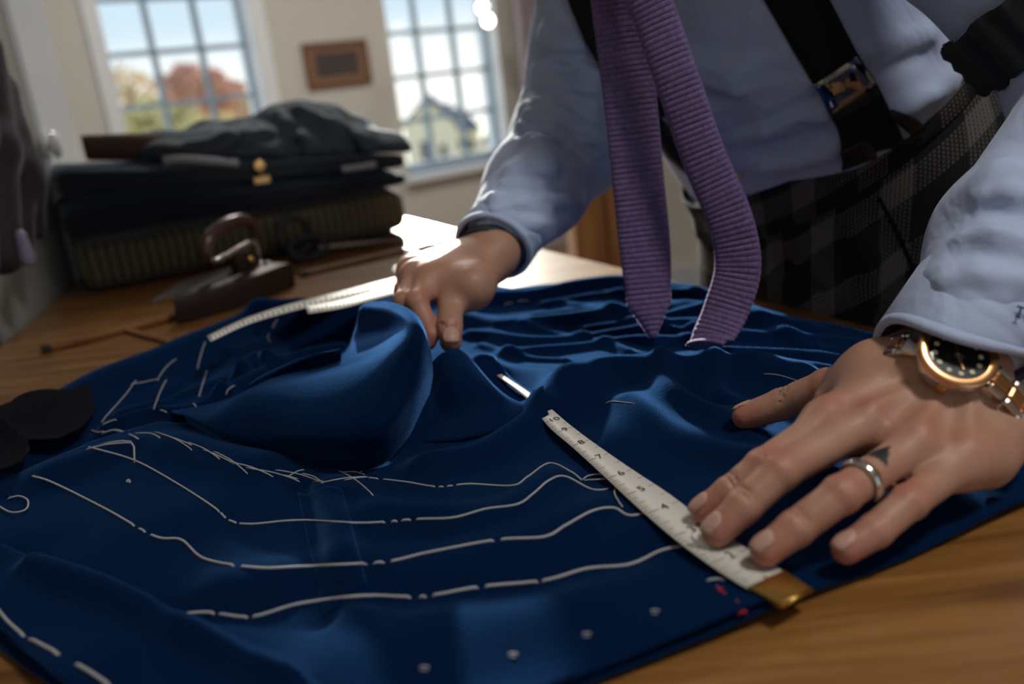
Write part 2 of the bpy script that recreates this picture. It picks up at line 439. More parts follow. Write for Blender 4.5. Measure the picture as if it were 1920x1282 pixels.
# ------------------------------------------------------------------ outside
M_ground = mat('meadow', (0.62, 0.56, 0.38), 0.95, noise=(0.05, 0.35))
g = MB().box((0, 150, -13.5), (400, 300, 0.4)); tag(g.build('ground', M_ground), kind='structure')
M_stone = mat('cream_stone', (0.99, 0.84, 0.62), 1.0, spec=0.0, noise=(0.3, 0.06))
M_slate = mat('slate_roof', (0.16, 0.17, 0.20), 1.0, spec=0.0, noise=(0.4, 0.2))
M_dark = mat('dark_window', (0.05, 0.06, 0.08), 0.2)
M_bark = mat('bark', (0.10, 0.07, 0.05), 0.9)
def house(root, Y, gx0, gx1, apex, eave, base, depth, roof_over=0.4):
    """gabled block: front outline given as pixels of the photograph at distance Y"""
    A = Q(gx0, base, Y); x0 = Q(gx0, eave, Y).x; x1 = Q(gx1, eave, Y).x; ze = Q((gx0 + gx1) / 2, eave, Y).z; za = Q(apex[0], apex[1], Y).z; xa = (x0 + x1) / 2
    zb = -13.4
    front = [(x0, zb), (x1, zb), (x1, ze), (xa, za), (x0, ze)]
    vs = [Vector((p[0], Y, p[1])) for p in front] + [Vector((p[0], Y + depth, p[1])) for p in front]
    MB().add(vs, [(0, 1, 2, 3, 4), (9, 8, 7, 6, 5), (0, 5, 6, 1), (1, 6, 7, 2), (4, 9, 5, 0)]).build('wall', M_stone, root)
    for sx, xe in ((-1, x0), (1, x1)):
        v = []
        for yy in (Y - roof_over, Y + depth + roof_over):
            v += [Vector((xa, yy, za)), Vector((xe + sx * 0.5, yy, ze - 0.4)), Vector((xe + sx * 0.5, yy, ze)), Vector((xa, yy, za + 0.45))]
        MB().add(v, [(0, 1, 2, 3), (7, 6, 5, 4), (0, 4, 5, 1), (3, 2, 6, 7), (1, 5, 6, 2), (0, 3, 7, 4)]).build('roof', M_slate, root)
    return x0, x1, ze
YH = 120.0
r1 = tag(empty('stone_house', Q(800, 300, YH)), 'cream stone house with a steep gable seen through the right window', 'house')
r1.location.z = -13.4
x0, x1, ze = house(r1, YH, 757, 848, (800, 186), 232, 310, 14)
for px, py, w_, h_ in ((797, 283, 1.0, 2.6), (832, 285, 0.8, 2.0), (797, 222, 0.7, 1.2)):
    c = Q(px, py, YH); fr = MB().box(c + Vector((0, -0.06, 0)), (w_ + 0.3, 0.12, h_ + 0.3)).build('window', M_stone, r1)
    MB().box(c + Vector((0, -0.13, 0)), (w_, 0.06, h_)).build('pane', M_dark, fr)
r2 = tag(empty('stone_wing', Q(870, 300, YH + 6)), 'lower cream house with a dark slate roof right of the steep gable', 'house'); r2.location.z = -13.4
Y2 = YH + 15
xa, xb = Q(835, 250, Y2).x, Q(897, 250, Y2).x; ze2 = Q(866, 246, Y2).z; za2 = Q(866, 205, Y2).z
MB().box(((xa + xb) / 2, Y2 + 4, (ze2 - 13.4) / 2), (xb - xa, 8, ze2 + 13.4)).build('wall', M_stone, r2)
v = [Vector((xa - .4, Y2 - .4, ze2)), Vector((xb + .4, Y2 - .4, ze2)), Vector((xb + .4, Y2 + 8.4, ze2)), Vector((xa - .4, Y2 + 8.4, ze2)), Vector((xa, Y2 + 4, za2 + 0.6)), Vector((xb - 2, Y2 + 4, za2))]
MB().add(v, [(3, 2, 1, 0), (0, 1, 5, 4), (2, 3, 4, 5), (1, 2, 5), (3, 0, 4)]).build('roof', M_slate, r2)
c = Q(838, 198, Y2); MB().box((c.x, Y2 + 2, c.z - 1.2), (1.2, 1.2, 3.0)).build('chimney', M_slate, r2)
for px in (862, 882):
    c = Q(px, 270, Y2); fr = MB().box(c + Vector((0, -0.06, 0)), (1.5, .12, 2.0)).build('window', M_stone, r2); MB().box(c + Vector((0, -0.13, 0)), (1.1, .06, 1.6)).build('pane', M_dark, fr)
r3 = tag(empty('white_cottage', Q(915, 262, 150)), 'small white cottage beyond the meadow at the right edge of the window', 'house')
c = Q(914, 258, 150); r3.location = (c.x, 150, -13.4)
MB().box((c.x, 153, (c.z - 13.4) / 2 - 0.6), (3.0, 6, c.z + 13.4 - 1.2)).build('wall', mat('white_render', (0.8, 0.8, 0.8), 0.9), r3)
zt = c.z - 1.2
MB().add([Vector((c.x - 1.8, 149.7, zt)), Vector((c.x + 1.8, 149.7, zt)), Vector((c.x, 149.7, zt + 1.6)), Vector((c.x - 1.8, 156.3, zt)), Vector((c.x + 1.8, 156.3, zt)), Vector((c.x, 156.3, zt + 1.6))], [(0, 1, 2), (5, 4, 3), (0, 2, 5, 3), (1, 4, 5, 2), (0, 3, 4, 1)]).build('roof', M_slate, r3)

def tree(name, label, px, py, Y, rx, rz, col, nleaf, seed, size=0.45, bare=False):
    rg = np.random.RandomState(seed); c = Q(px, py, Y); zb = -13.4
    root = tag(empty(name, (c.x, Y, zb)), label, 'tree', 'trees outside the left window')
    tr = MB().tube([(c.x, Y, zb), (c.x + .2, Y, (zb + c.z) / 2), (c.x, Y, c.z + rz * .4)], [0.45, 0.3, 0.06], 7)
    for k in range(16):
        a = rg.uniform(0, 6.28); z0 = c.z + rg.uniform(-1.0, .3) * rz * .7; e = Vector((math.cos(a) * rx * .8, math.sin(a) * rx * .8, rg.uniform(.3, .8) * rz * .9))
        p = Vector((c.x, Y, z0)); tr.tube([p, p + e * .5 + UP * .3, p + e], [0.12, 0.07, 0.02], 5)
    tr.build('trunk', M_bark, root, True)
    d = rg.normal(size=(nleaf, 3)); d /= np.linalg.norm(d, axis=1)[:, None]
    lump = 1 + 0.22 * np.sin(d[:, 0] * 5 + seed) * np.cos(d[:, 2] * 6 + seed * 2)
    p = d * (rg.uniform(0.25, 1, nleaf) ** 0.45 * lump)[:, None] * np.array([rx, rx, rz]) + np.array([c.x, Y, c.z])
    u = rg.normal(size=(nleaf, 3)); u /= np.linalg.norm(u, axis=1)[:, None]; w = np.cross(u, rg.normal(size=(nleaf, 3))); w /= np.linalg.norm(w, axis=1)[:, None]
    sz = (size * rg.uniform(.6, 1.3, nleaf))[:, None]
    V = np.stack([p - u * sz, p + w * sz * .5, p + u * sz, p - w * sz * .5], 1).reshape(-1, 3)
    o = npmesh('foliage', V, np.arange(nleaf * 4).reshape(-1, 4), mat('leaf_' + name, col, 0.8, noise=(0.4, 0.35)), root, smooth=False)
    o['kind'] = 'stuff'
tree('maple_tree', 'rounded red and orange autumn tree through the left window', 372, 178, 62, 2.6, 1.9, (0.80, 0.42, 0.30), 2600, 3)
tree('golden_tree', 'low golden yellow tree below the red one through the left window', 300, 255, 55, 2.6, 1.9, (0.85, 0.66, 0.32), 2600, 5)
tree('amber_tree', 'amber leafed tree at the right side of the left window', 455, 232, 72, 2.5, 2.0, (0.85, 0.55, 0.32), 2200, 8)
tree('bare_tree', 'thinly leafed pale tree at the left side of the left window', 248, 190, 66, 1.9, 2.4, (0.75, 0.62, 0.42), 420, 11, 0.35)
tree('yellow_tree', 'yellow tree farthest down behind the cloth pile through the left window', 400, 275, 50, 2.4, 1.6, (0.85, 0.68, 0.34), 2200, 14)
# ================================================================== the table and what lies at its back
def woodmat(name, c1, c2, rough, scale, rot, coat=0.0):
    if name in MATS: return MATS[name]
    mt = bpy.data.materials.new(name); mt.use_nodes = True; n = mt.node_tree; b = n.nodes['Principled BSDF']
    tc = n.nodes.new('ShaderNodeTexCoord'); mp = n.nodes.new('ShaderNodeMapping'); mp.inputs['Rotation'].default_value = (0, 0, rot); mp.inputs['Scale'].default_value = scale
    n.links.new(tc.outputs['Object'], mp.inputs[0])
    t1 = n.nodes.new('ShaderNodeTexNoise'); t1.inputs['Scale'].default_value = 4; t1.inputs['Detail'].default_value = 8; t1.inputs['Distortion'].default_value = 0.6
    n.links.new(mp.outputs[0], t1.inputs['Vector'])
    cr = n.nodes.new('ShaderNodeValToRGB'); cr.color_ramp.elements[0].position = 0.32; cr.color_ramp.elements[1].position = 0.68
    cr.color_ramp.elements[0].color = (*c1, 1); cr.color_ramp.elements[1].color = (*c2, 1)
    n.links.new(t1.outputs[0], cr.inputs[0]); n.links.new(cr.outputs[0], b.inputs['Base Color'])
    b.inputs['Roughness'].default_value = rough; b.inputs['Coat Weight'].default_value = coat; b.inputs['Coat Roughness'].default_value = 0.12
    bp = n.nodes.new('ShaderNodeBump'); bp.inputs['Strength'].default_value = 0.15; bp.inputs['Distance'].default_value = 0.001
    n.links.new(t1.outputs[0], bp.inputs['Height']); n.links.new(bp.outputs[0], b.inputs['Normal'])
    MATS[name] = mt; return mt
E1 = Vector((0.89, 0.456, 0)).normalized(); E2 = Vector((-E1.y, E1.x, 0))
ANG = math.atan2(E2.y, E2.x)
M_table = woodmat('table_wood', (0.14, 0.056, 0.012), (0.36, 0.165, 0.045), 0.30, (1.0, 14, 14), -ANG, 0.25)
M_wood2 = woodmat('dark_oak', (0.10, 0.045, 0.015), (0.22, 0.10, 0.035), 0.4, (14, 14, 1.2), 0)
tb = tag(empty('cutting_table', (0.0, 0.9, ZF)), 'large varnished wooden cutting table under the blue jacket', 'table')
TOP = [(-0.42, 0.02), (0.673, 0.02), (-0.22, 1.80), (-0.78, 1.80)]
rings = []
for z, ins in ((-0.045, 0.004), (-0.041, 0), (-0.004, 0), (0.0, 0.004)):
    c = Vector((-0.1, 0.9, 0)); rings.append([Vector((p[0], p[1], z)) + (c - Vector((p[0], p[1], 0))).normalized() * ins for p in TOP])
MB().loft(rings).build('table_top', M_table, tb)
ap = MB()
for i in range(4):
    a = Vector((*TOP[i], 0)); b = Vector((*TOP[(i + 1) % 4], 0)); c = Vector((-0.1, 0.9, 0)); a = a.lerp(c, 0.09); b = b.lerp(c, 0.09); d = (b - a)
    ap.box((a + b) / 2 - UP * 0.095, (d.length, 0.022, 0.10), (d.normalized(), Vector((-d.y, d.x, 0)).normalized(), UP))
ap.build('apron', M_table, tb)
for p in TOP:
    q = Vector((*p, 0)).lerp(Vector((-0.1, 0.9, 0)), 0.11)
    MB().bevbox((q.x, q.y, (ZF - 0.046) / 2), (0.07, 0.07, -0.046 - ZF), 0.006).build('leg', M_table, tb)

def nv0(v): return Vector(v).normalized()
# --- pile of folded cloth
def stackpos(a, b, z): return PF + E1 * a + E2 * b + UP * z       # a along the pile, b away from the viewer
PF = P(172, 553, 0.0); PF.z = 0
def bundle(name, a0, a1, b0, b1, z0, z1, mt, label, cat='fabric', layers=3, seed=1, ends=None):
    """folded length of cloth: a soft block whose front and ends are rounded, with the lines of its folds"""
    rg = np.random.RandomState(seed); n = 96; m = 56; G = []
    for i in range(n + 1):
        t = i / n; e = min(t, 1 - t) * 2
        if ends: z0, z1 = lerp(ends[0], ends[2], t), lerp(ends[1], ends[3], t)
        endr = (1 - max(0, 1 - e * (a1 - a0) / 2 / 0.020) ** 2.2) ** 0.5 if e * (a1 - a0) / 2 < 0.020 else 1.0
        endr = max(endr, 0.02)
        row = []
        for j in range(m):
            th = 2 * math.pi * j / m; c, s = math.cos(th), math.sin(th)
            bx = abs(c) ** 0.35 * (1 if c > 0 else -1); bz = abs(s) ** 0.55 * (1 if s > 0 else -1)
            zz = (z0 + z1) / 2 + (z1 - z0) / 2 * bz * (0.45 + 0.55 * endr)
            lay = 0.0025 * abs(math.sin(layers * math.pi * (bz * .5 + .5)))
            bb = (b0 + b1) / 2 + ((b1 - b0) / 2 - 0.02 * (1 - endr) + lay + 0.004 * math.sin(t * 9 + seed + bz)) * bx
            zz += 0.0025 * math.sin(t * 7 + seed * 2 + c * 2) * (1 if bz > 0 else 0)
            row.append(stackpos(lerp(a0, a1, t), bb, zz))
        G.append(row)
    o = MB().loft(G).build(name, mt, None, True); tag(o, label, cat, 'folded cloths stacked on the table'); return o
def tweedmat():
    mt = mat('brown_tweed', (0.055, 0.042, 0.024), 0.95, sheen=0.3); n = mt.node_tree; b = n.nodes['Principled BSDF']
    tc = n.nodes.new('ShaderNodeTexCoord'); mp = n.nodes.new('ShaderNodeMapping'); mp.inputs['Rotation'].default_value = (0, 0, -math.atan2(E1.y, E1.x)); n.links.new(tc.outputs['Object'], mp.inputs[0])
    w = n.nodes.new('ShaderNodeTexWave'); w.wave_type = 'BANDS'; w.bands_direction = 'X'; w.inputs['Scale'].default_value = 22; w.inputs['Distortion'].default_value = 1.2; w.inputs['Detail'].default_value = 2
    n.links.new(mp.outputs[0], w.inputs[0]); cr = n.nodes.new('ShaderNodeValToRGB'); cr.color_ramp.elements[0].color = (0.050, 0.040, 0.024, 1); cr.color_ramp.elements[1].color = (0.16, 0.125, 0.070, 1)
    n.links.new(w.outputs[0], cr.inputs[0]); n.links.new(cr.outputs[0], b.inputs['Base Color']); return mt
M_navy = mat('dark_navy_wool', (0.006, 0.009, 0.016), 0.9, sheen=0.25, sheen_tint=(0.3, 0.5, 0.7), bump=(400, 0.3, 0.0008))
M_ink = mat('ink_wool', (0.008, 0.013, 0.019), 0.85, sheen=0.3, sheen_tint=(0.3, 0.5, 0.7), bump=(400, 0.3, 0.0008))
LP = (P(775, 440, 0) - PF).dot(E1)
bundle('tweed_cloth', -0.005, LP + 0.012, 0.0, 0.30, 0.001, 0.080, tweedmat(), 'folded brown tweed cloth at the bottom of the pile', seed=2)
bundle('navy_cloth', -0.014, LP + 0.016, -0.015, 0.29, 0.0815, 0.123, M_navy, 'folded black navy cloth lying directly on the brown tweed', layers=2, seed=3, ends=(.0815, .137, .0815, .108))
bundle('navy_cloth', -0.008, LP + 0.018, -0.01, 0.28, 0.1255, 0.1665, M_ink, 'folded black navy cloth under the heaped dark coat', layers=2, seed=5, ends=(.1395, .193, .1105, .137))
def ztop(p): return lerp(.195, .139, (Vector(p) - PF).dot(E1) / (LP + .018))
# brown rolled cloth
c0 = stackpos(0.045, 0.06, 0.2120); c1 = stackpos(0.16, 0.07, 0.1995)
rr = empty('brown_roll', c0 - UP * 0.02); tag(rr, 'small brown rolled cloth at the left end of the pile', 'fabric')
sp = []
for k in range(70): th = k * 0.5; r_ = 0.004 + 0.0165 * k / 69; sp.append((math.cos(th) * r_, math.sin(th) * r_))
MB().loft([[c0.lerp(c1, q) + E2 * (math.cos(2 * math.pi * k / 28) * r_) + UP * (math.sin(2 * math.pi * k / 28) * r_) for k in range(28)] for q, r_ in ((0, 0.017), (0.02, 0.0195), (0.5, 0.0205), (0.98, 0.0195), (1, 0.017))]).build('roll', mat('brown_cloth', (0.085, 0.038, 0.024), 0.9, sheen=0.2, bump=(300, .3, .001)), rr, True, 50)
MB().tube([c0 - E1 * 0.001 + E2 * p[0] + UP * p[1] for p in sp], 0.0011, 5).build('spiral_edge', mat('brown_cloth_edge', (0.05, 0.022, 0.014), 0.9), rr, True)
# heaped dark coat on top: soft folds as an implicit surface
def sil(x, y, b, dz=0.0):          # point over the pile that is seen at a pixel, b behind its front
    r = ray(x, y); n_ = E2; p0 = PF + E2 * b; t_ = p0.dot(n_) / Vector((r.x, r.y, 0)).dot(n_)
    return Vector((r.x * t_, r.y * t_, CAMZ + r.z * t_ + dz))
cf = Field()
ridge = [(268, 262), (300, 258), (345, 258), (385, 236), (440, 234), (480, 228), (520, 206), (560, 198), (610, 205), (660, 228), (705, 262), (735, 290)]
RR = [0.016, 0.018, 0.02, 0.026, 0.028, 0.03, 0.034, 0.036, 0.036, 0.032, 0.026, 0.016]
ps = [sil(x, y, b_) - UP * r_ for (x, y), r_, b_ in zip(ridge, RR, (.15, .15, .15, .15, .15, .15, .14, .13, .12, .10, .07, .05))]
cf.chain(ps, RR, 0.02)
for p, r_ in zip(ps, RR):
    ib = ps.index(p)
    for b_, f_ in ((-0.06, 0.7), (-0.11, 0.35), (0.07, 0.6)) if ib < 8 else ((-0.03, 0.7), (-0.06, 0.35), (0.05, 0.4)):
        if ib > 9: b_ *= .5
        q = p + E2 * b_; zt = lerp(ztop(q), p.z + r_, f_); q.z = max(zt - 0.02, ztop(q) + .008)
        cf.cone(p, q, r_ * 0.9, 0.018, 0.025)
    q = p - E2 * 0.06; q.z = ztop(q) + .002; cf.cone(q - E1 * .02, q + E1 * (.02 if ib < 9 else 0), 0.03 if ib < 10 else .012, 0.03 if ib < 10 else .012, 0.03)
rg = np.random.RandomState(4)
for pts in ([(330, 285), (420, 262), (500, 250)], [(520, 215), (560, 260), (570, 310)], [(620, 215), (670, 262), (690, 300)], [(560, 205), (620, 235), (650, 290)], [(400, 300), (500, 290), (600, 300)], [(470, 235), (430, 262), (380, 292)]):
    ql = []
    for x, y in pts:
        w_ = cf.trace(x, y)
        if w_ is not None: ql.append(Vector(w_))
    if len(ql) > 1: cf.chain(ql, [0.009] * len(ql), 0.016)
for pts in ([(350, 275), (430, 256)], [(545, 230), (560, 290)], [(645, 250), (670, 290)], [(590, 222), (615, 280)]):
    ql = [cf.trace(x, y) for x, y in pts]
    if all(q is not None for q in ql): cf.cone(Vector(ql[0]), Vector(ql[1]), 0.006, 0.006, 0.012, None, True)
V, Fc = cf.surf(0.005, clip=[(stackpos(0, 0, .1945), -nv0(UP * 1.0 + E1 * ((.195 - .139) / (LP + .018))))], smooth=2)
coat = tag(empty('folded_coat', stackpos(0.28, 0.12, 0.166)), 'dark navy coat heaped in soft folds on top of the pile', 'coat')
npmesh('body', V, Fc, mat('coat_wool', (0.012, 0.020, 0.030), 0.75, sheen=0.5, sheen_tint=(0.5, 0.7, 0.85), bump=(350, .3, .0008)), coat)
M_lining = mat('grey_lining', (0.30, 0.31, 0.34), 0.5)
for pts, wd in (([(305, 302), (340, 299), (400, 303), (448, 308)], 0.006), ([(640, 318), (670, 314), (704, 308)], 0.005)):
    cen = [sil(x, y, -0.012) for x, y in pts]; G = []
    for q in catmull(cen, 6): q = Vector(q); G.append([q - UP * wd, q - E2 * 0.003, q + UP * wd])
    gridmesh('lining_edge', np.array([[tuple(v) for v in r] for r in G]), M_lining, coat, True, 0.002)
bp_ = sil(490, 330, -0.018)
br = tag(empty('brass_tag', bp_ - UP * 0.02), 'small brass tag hanging on the front of the dark pile', 'tag')
M_brass = mat('brass', (0.85, 0.50, 0.18), 0.3, 1.0)
axb = (E1, UP, -E2)
MB().lathe([(0, 0), (0.008, 0), (0.009, 0.002), (0.008, 0.004), (0, 0.0045)], bp_ + UP * 0.016, axb, 16).build('stud', M_brass, br, True, 40)
MB().bevbox(bp_ - UP * 0.006, (0.026, 0.012, 0.003), 0.001, axb).build('plate', M_brass, br)
MB().tube([bp_ + UP * 0.012 - E2 * .001, bp_ + UP * 0.004 - E2 * .003, bp_ - E2 * .001], 0.0014, 6).build('link', M_brass, br, True)

# --- flat iron
ip = P(452, 602, 0.0)
iv1 = (P(555, 520, 0) - P(352, 605, 0)); iv1.z = 0; iv1.normalize()          # tip to heel
iv2 = Vector((-iv1.y, iv1.x, 0))
ic = (P(352, 600, 0) + P(553, 548, 0)) / 2 + iv2 * 0.030 + iv1 * 0.006
iron = tag(empty('flat_iron', (ic.x, ic.y, 0)), 'old dark cast flat iron with a curved handle standing on the table', 'iron')
M_iron = mat('cast_iron', (0.035, 0.022, 0.016), 0.42, 0.6, noise=(60, 0.4), bump=(120, .3, .001))
M_steel = mat('worn_steel', (0.55, 0.50, 0.48), 0.25, 1.0)
LI = (P(555, 530, 0) - P(352, 600, 0)).length
def sole(z, k):
    out = []
    for t in np.linspace(0, 1, 13): out.append((t, 0.042 * (math.sin(min(t * 1.35, 1) * math.pi / 2) ** 0.75) if t < 1 else 0.042))
    ring = [(-LI / 2 + p[0] * LI, p[1]) for p in out] + [(-LI / 2 + p[0] * LI, -p[1]) for p in reversed(out[1:])]
    return [Vector((ic.x, ic.y, z)) + iv1 * (p[0] * k) + iv2 * (p[1] * k) for p in ring]
MB().loft([sole(0.0005, 0.985), sole(0.003, 1.0), sole(0.028, 1.0), sole(0.034, 0.96), sole(0.038, 0.8)]).build('sole', M_iron, iron, True, 35)
def ipt(a, b, z): return Vector((ic.x, ic.y, z)) + iv1 * (a + 0.036) + iv2 * b
MB().bevbox(ipt(0.012, 0, 0.048), (0.045, 0.020, 0.024), 0.004, (iv1, iv2, UP)).build('post', M_iron, iron)
MB().tube([Vector(q) for q in catmull([ipt(-0.050, 0, 0.066), ipt(-0.042, 0, 0.060), ipt(-0.02, 0, 0.062), ipt(0.01, 0, 0.066), ipt(0.035, 0, 0.068), ipt(0.040, 0, 0.060), ipt(0.040, 0, 0.044)], 5)], 0.0045, 8).build('bracket', M_steel, iron, True)
hp = catmull([ipt(-0.052, 0, 0.066), ipt(-0.056, 0, 0.075), ipt(-0.046, 0, 0.089), ipt(-0.020, 0, 0.100), ipt(0.012, 0, 0.102), ipt(0.034, 0, 0.097), ipt(0.044, 0, 0.085), ipt(0.045, 0, 0.074)], 6)
MB().tube([Vector(q) for q in hp], [0.006 + 0.0035 * math.sin(math.pi * k / (len(hp) - 1)) for k in range(len(hp))], 10).build('handle', mat('worn_handle', (0.07, 0.032, 0.028), 0.28, 0.2), iron, True)
for a, b in ((0.06, 0.02), (0.075, -0.012), (0.085, 0.01), (0.072, -0.026)): MB().lathe([(0, 0), (0.006, 0), (0.006, 0.006), (0.003, 0.009), (0, 0.0092)], ipt(a - 0.046, b, 0.034), None, 12).build('rivet', M_steel, iron, True, 50)
MB().lathe([(0, 0), (0.004, 0), (0.004, 0.003), (0, 0.0035)], ipt(0.012, -0.010, 0.05), (iv1, UP, -iv2), 12).build('screw', M_brass, iron, True)

# --- black shears leaning behind the iron
M_black = mat('black_lacquer', (0.012, 0.012, 0.014), 0.4)
sh = tag(empty('shears', P(590, 500, 0)), 'black handled tailor shears behind the flat iron', 'scissors')
sc = P(566, 490, 0.0)
def ring3(c, a, b, r, ax1, ax2, n=20): return [c + ax1 * (a * math.cos(2 * math.pi * k / n)) + ax2 * (b * math.sin(2 * math.pi * k / n)) for k in range(n + 1)]
axu = (UP * 0.93 + E2 * 0.36).normalized()
MB().tube(ring3(sc + axu * 0.044, 0.026, 0.030, 0, E1, axu), 0.0062, 8, False).build('bow', M_black, sh, True)
MB().tube(ring3(sc + axu * 0.022 + E1 * 0.012 - E2 * 0.012, 0.030, 0.017, 0, E1, axu), 0.0055, 8, False).build('bow', M_black, sh, True)
for k_, e_ in ((0, 0.012), (1, -0.004)):
    a = sc + axu * 0.018 + E1 * 0.03 - E2 * 0.01 * k_; b = a + E1 * 0.05 - UP * (a.z - 0.012); c = b + E1 * 0.11 + E2 * e_ * 3
    c.z = 0.005
    MB().loft([[p + E2 * (w_ * math.cos(2 * math.pi * j / 8)) + UP * (t_ * math.sin(2 * math.pi * j / 8)) for j in range(8)] for p, w_, t_ in ((a, 0.005, 0.005), (b, 0.009, 0.005), (b.lerp(c, .3), 0.009, 0.003), (c, 0.0015, 0.0015))]).build('blade', M_steel if k_ else M_black, sh, True, 40)

# --- rulers and card
def stick(name, a, b, w_, h_, mt, label, cat, tip=True, z=0.0):
    d = b - a; L = d.length; d.normalize(); s_ = Vector((-d.y, d.x, 0)).normalized(); u_ = d.cross(s_); u_ = u_ if u_.z > 0 else -u_
    root = tag(empty(name, (a + b) / 2), label, cat)
    MB().bevbox((a + b) / 2 + u_ * (h_ / 2 + z), (L, w_, h_), min(h_, w_) * 0.2, (d, s_, u_)).build('bar', mt, root)
    if tip:
        for q in (a + d * 0.004, b - d * 0.004): MB().bevbox(q + u_ * (h_ / 2 + z), (0.010, w_ * 1.08, h_ * 1.12), h_ * 0.15, (d, s_, u_)).build('end_cap', mat('tarnished_cap', (0.05, 0.04, 0.035), 0.5, 0.6), root)
    return root
M_stick = woodmat('yardstick_wood', (0.20, 0.075, 0.02), (0.32, 0.14, 0.045), 0.35, (4, 4, 30), 0)
stick('yardstick', P(82, 660, 0.001), P(342, 594, 0.001), 0.014, 0.007, M_stick, 'narrow wooden yardstick on the table left of the flat iron', 'ruler')
stick('yardstick', P(566, 518, 0.001), P(832, 456, 0.001), 0.012, 0.007, M_stick, 'narrow wooden yardstick lying between the flat iron and the lifting hand', 'ruler')
stick('short_stick', P(236, 622, 0.0), P(345, 652, 0.0), 0.009, 0.005, M_stick, 'short wooden stick pointing from the yardstick to the jacket', 'stick', False)
gp = [P(285, 568, 0), P(420, 528, 0), P(445, 500, 0), P(340, 530, 0)]
tag(MB().prism([(p.x, p.y) for p in gp], 0.0006, 0.003).build('grey_card', mat('grey_card', (0.20, 0.19, 0.18), 0.6, noise=(30, .1))), 'flat grey card lying between the flat iron and the tweed', 'card')

# ================================================================== the unfinished blue jacket
def clothmat(name, col, hi, weave=750.0, bumpd=0.0007, sheen=0.45):
    if name in MATS: return MATS[name]
    mt = bpy.data.materials.new(name); mt.use_nodes = True; n = mt.node_tree; b = n.nodes['Principled BSDF']
    b.inputs['Roughness'].default_value = 0.8; b.inputs['Specular IOR Level'].default_value = 0.0
    b.inputs['Sheen Weight'].default_value = sheen; b.inputs['Sheen Roughness'].default_value = 0.35; b.inputs['Sheen Tint'].default_value = (*hi, 1); b.inputs['Specular Tint'].default_value = (0.35, 0.62, 1.0, 1)
    tc = n.nodes.new('ShaderNodeTexCoord')
    mu = n.nodes.new('ShaderNodeTexNoise'); mu.inputs['Scale'].default_value = weave; mu.inputs['Detail'].default_value = 1.5; mu.inputs['Roughness'].default_value = 0.6
    n.links.new(tc.outputs['Object'], mu.inputs['Vector'])
    mx = n.nodes.new('ShaderNodeMix'); mx.data_type = 'RGBA'; mx.inputs['A'].default_value = (*[c * 0.72 for c in col], 1); mx.inputs['B'].default_value = (*[c * 1.5 for c in col], 1)
    n.links.new(mu.outputs[0], mx.inputs['Factor']); n.links.new(mx.outputs['Result'], b.inputs['Base Color'])
    bp = n.nodes.new('ShaderNodeBump'); bp.inputs['Strength'].default_value = 0.55; bp.inputs['Distance'].default_value = bumpd
    n.links.new(mu.outputs[0], bp.inputs['Height']); n.links.new(bp.outputs[0], b.inputs['Normal'])
    MATS[name] = mt; return mt
M_blue = clothmat('blue_wool', (0.0019, 0.0110, 0.042), (0.14, 0.40, 1.0))

# folds of the cloth: (pixel polyline, height, half width, profile)
RIDGES = []
def ridge_(px, h, w, prof='g', z=0.012): RIDGES.append((np.array([tuple(P(x, y, z))[:2] for x, y in px]), h, w, prof))
# back of the jacket right of the lifting hand: fan of creases
ridge_([(860, 590), (960, 605), (1080, 590), (1220, 575), (1380, 590), (1500, 610)], 0.010, 0.016)
ridge_([(900, 560), (1000, 548), (1090, 533), (1180, 526), (1300, 545)], 0.012, 0.018)
ridge_([(880, 620), (1000, 632), (1150, 615), (1300, 600), (1450, 608)], 0.007, 0.010)
ridge_([(950, 655), (1080, 640), (1200, 628), (1330, 625)], 0.006, 0.009)
ridge_([(1020, 560), (1150, 548), (1280, 552)], 0.006, 0.007)
ridge_([(1100, 605), (1240, 590), (1400, 585)], 0.005, 0.006)
ridge_([(1300, 610), (1450, 625), (1600, 640), (1700, 665)], 0.008, 0.009)
ridge_([(1330, 650), (1480, 655), (1620, 670)], 0.007, 0.008)
ridge_([(1400, 690), (1520, 680), (1640, 690)], 0.006, 0.008)
ridge_([(870, 690), (930, 690), (1000, 700), (1040, 720)], 0.008, 0.022)
for pts_ in ([(1060, 560), (1200, 590), (1330, 640)], [(1130, 540), (1260, 570), (1400, 600), (1500, 640)], [(980, 610), (1090, 622), (1180, 650)], [(1240, 545), (1360, 580), (1480, 600)], [(900, 640), (980, 660), (1060, 668)], [(1420, 600), (1520, 640), (1640, 655)], [(1000, 580), (1120, 575), (1230, 610), (1350, 610)]):
    ridge_(pts_, 0.0035, 0.005)
# mound whose rim runs from the panel corner to the right
ridge_([(1030, 757), (1080, 715), (1130, 690), (1200, 685), (1280, 692), (1360, 690), (1500, 700)], 0.016, 0.018)
ridge_([(1240, 690), (1260, 730), (1330, 760), (1400, 800)], 0.009, 0.010)
ridge_([(1340, 690), (1350, 730), (1400, 765)], 0.007, 0.009)
ridge_([(1180, 740), (1250, 790), (1340, 830), (1450, 850)], 0.006, 0.014)
ridge_([(1290, 720), (1330, 745), (1380, 750)], -0.006, 0.006)
ridge_([(1290, 660), (1400, 668), (1500, 662)], -0.004, 0.006)
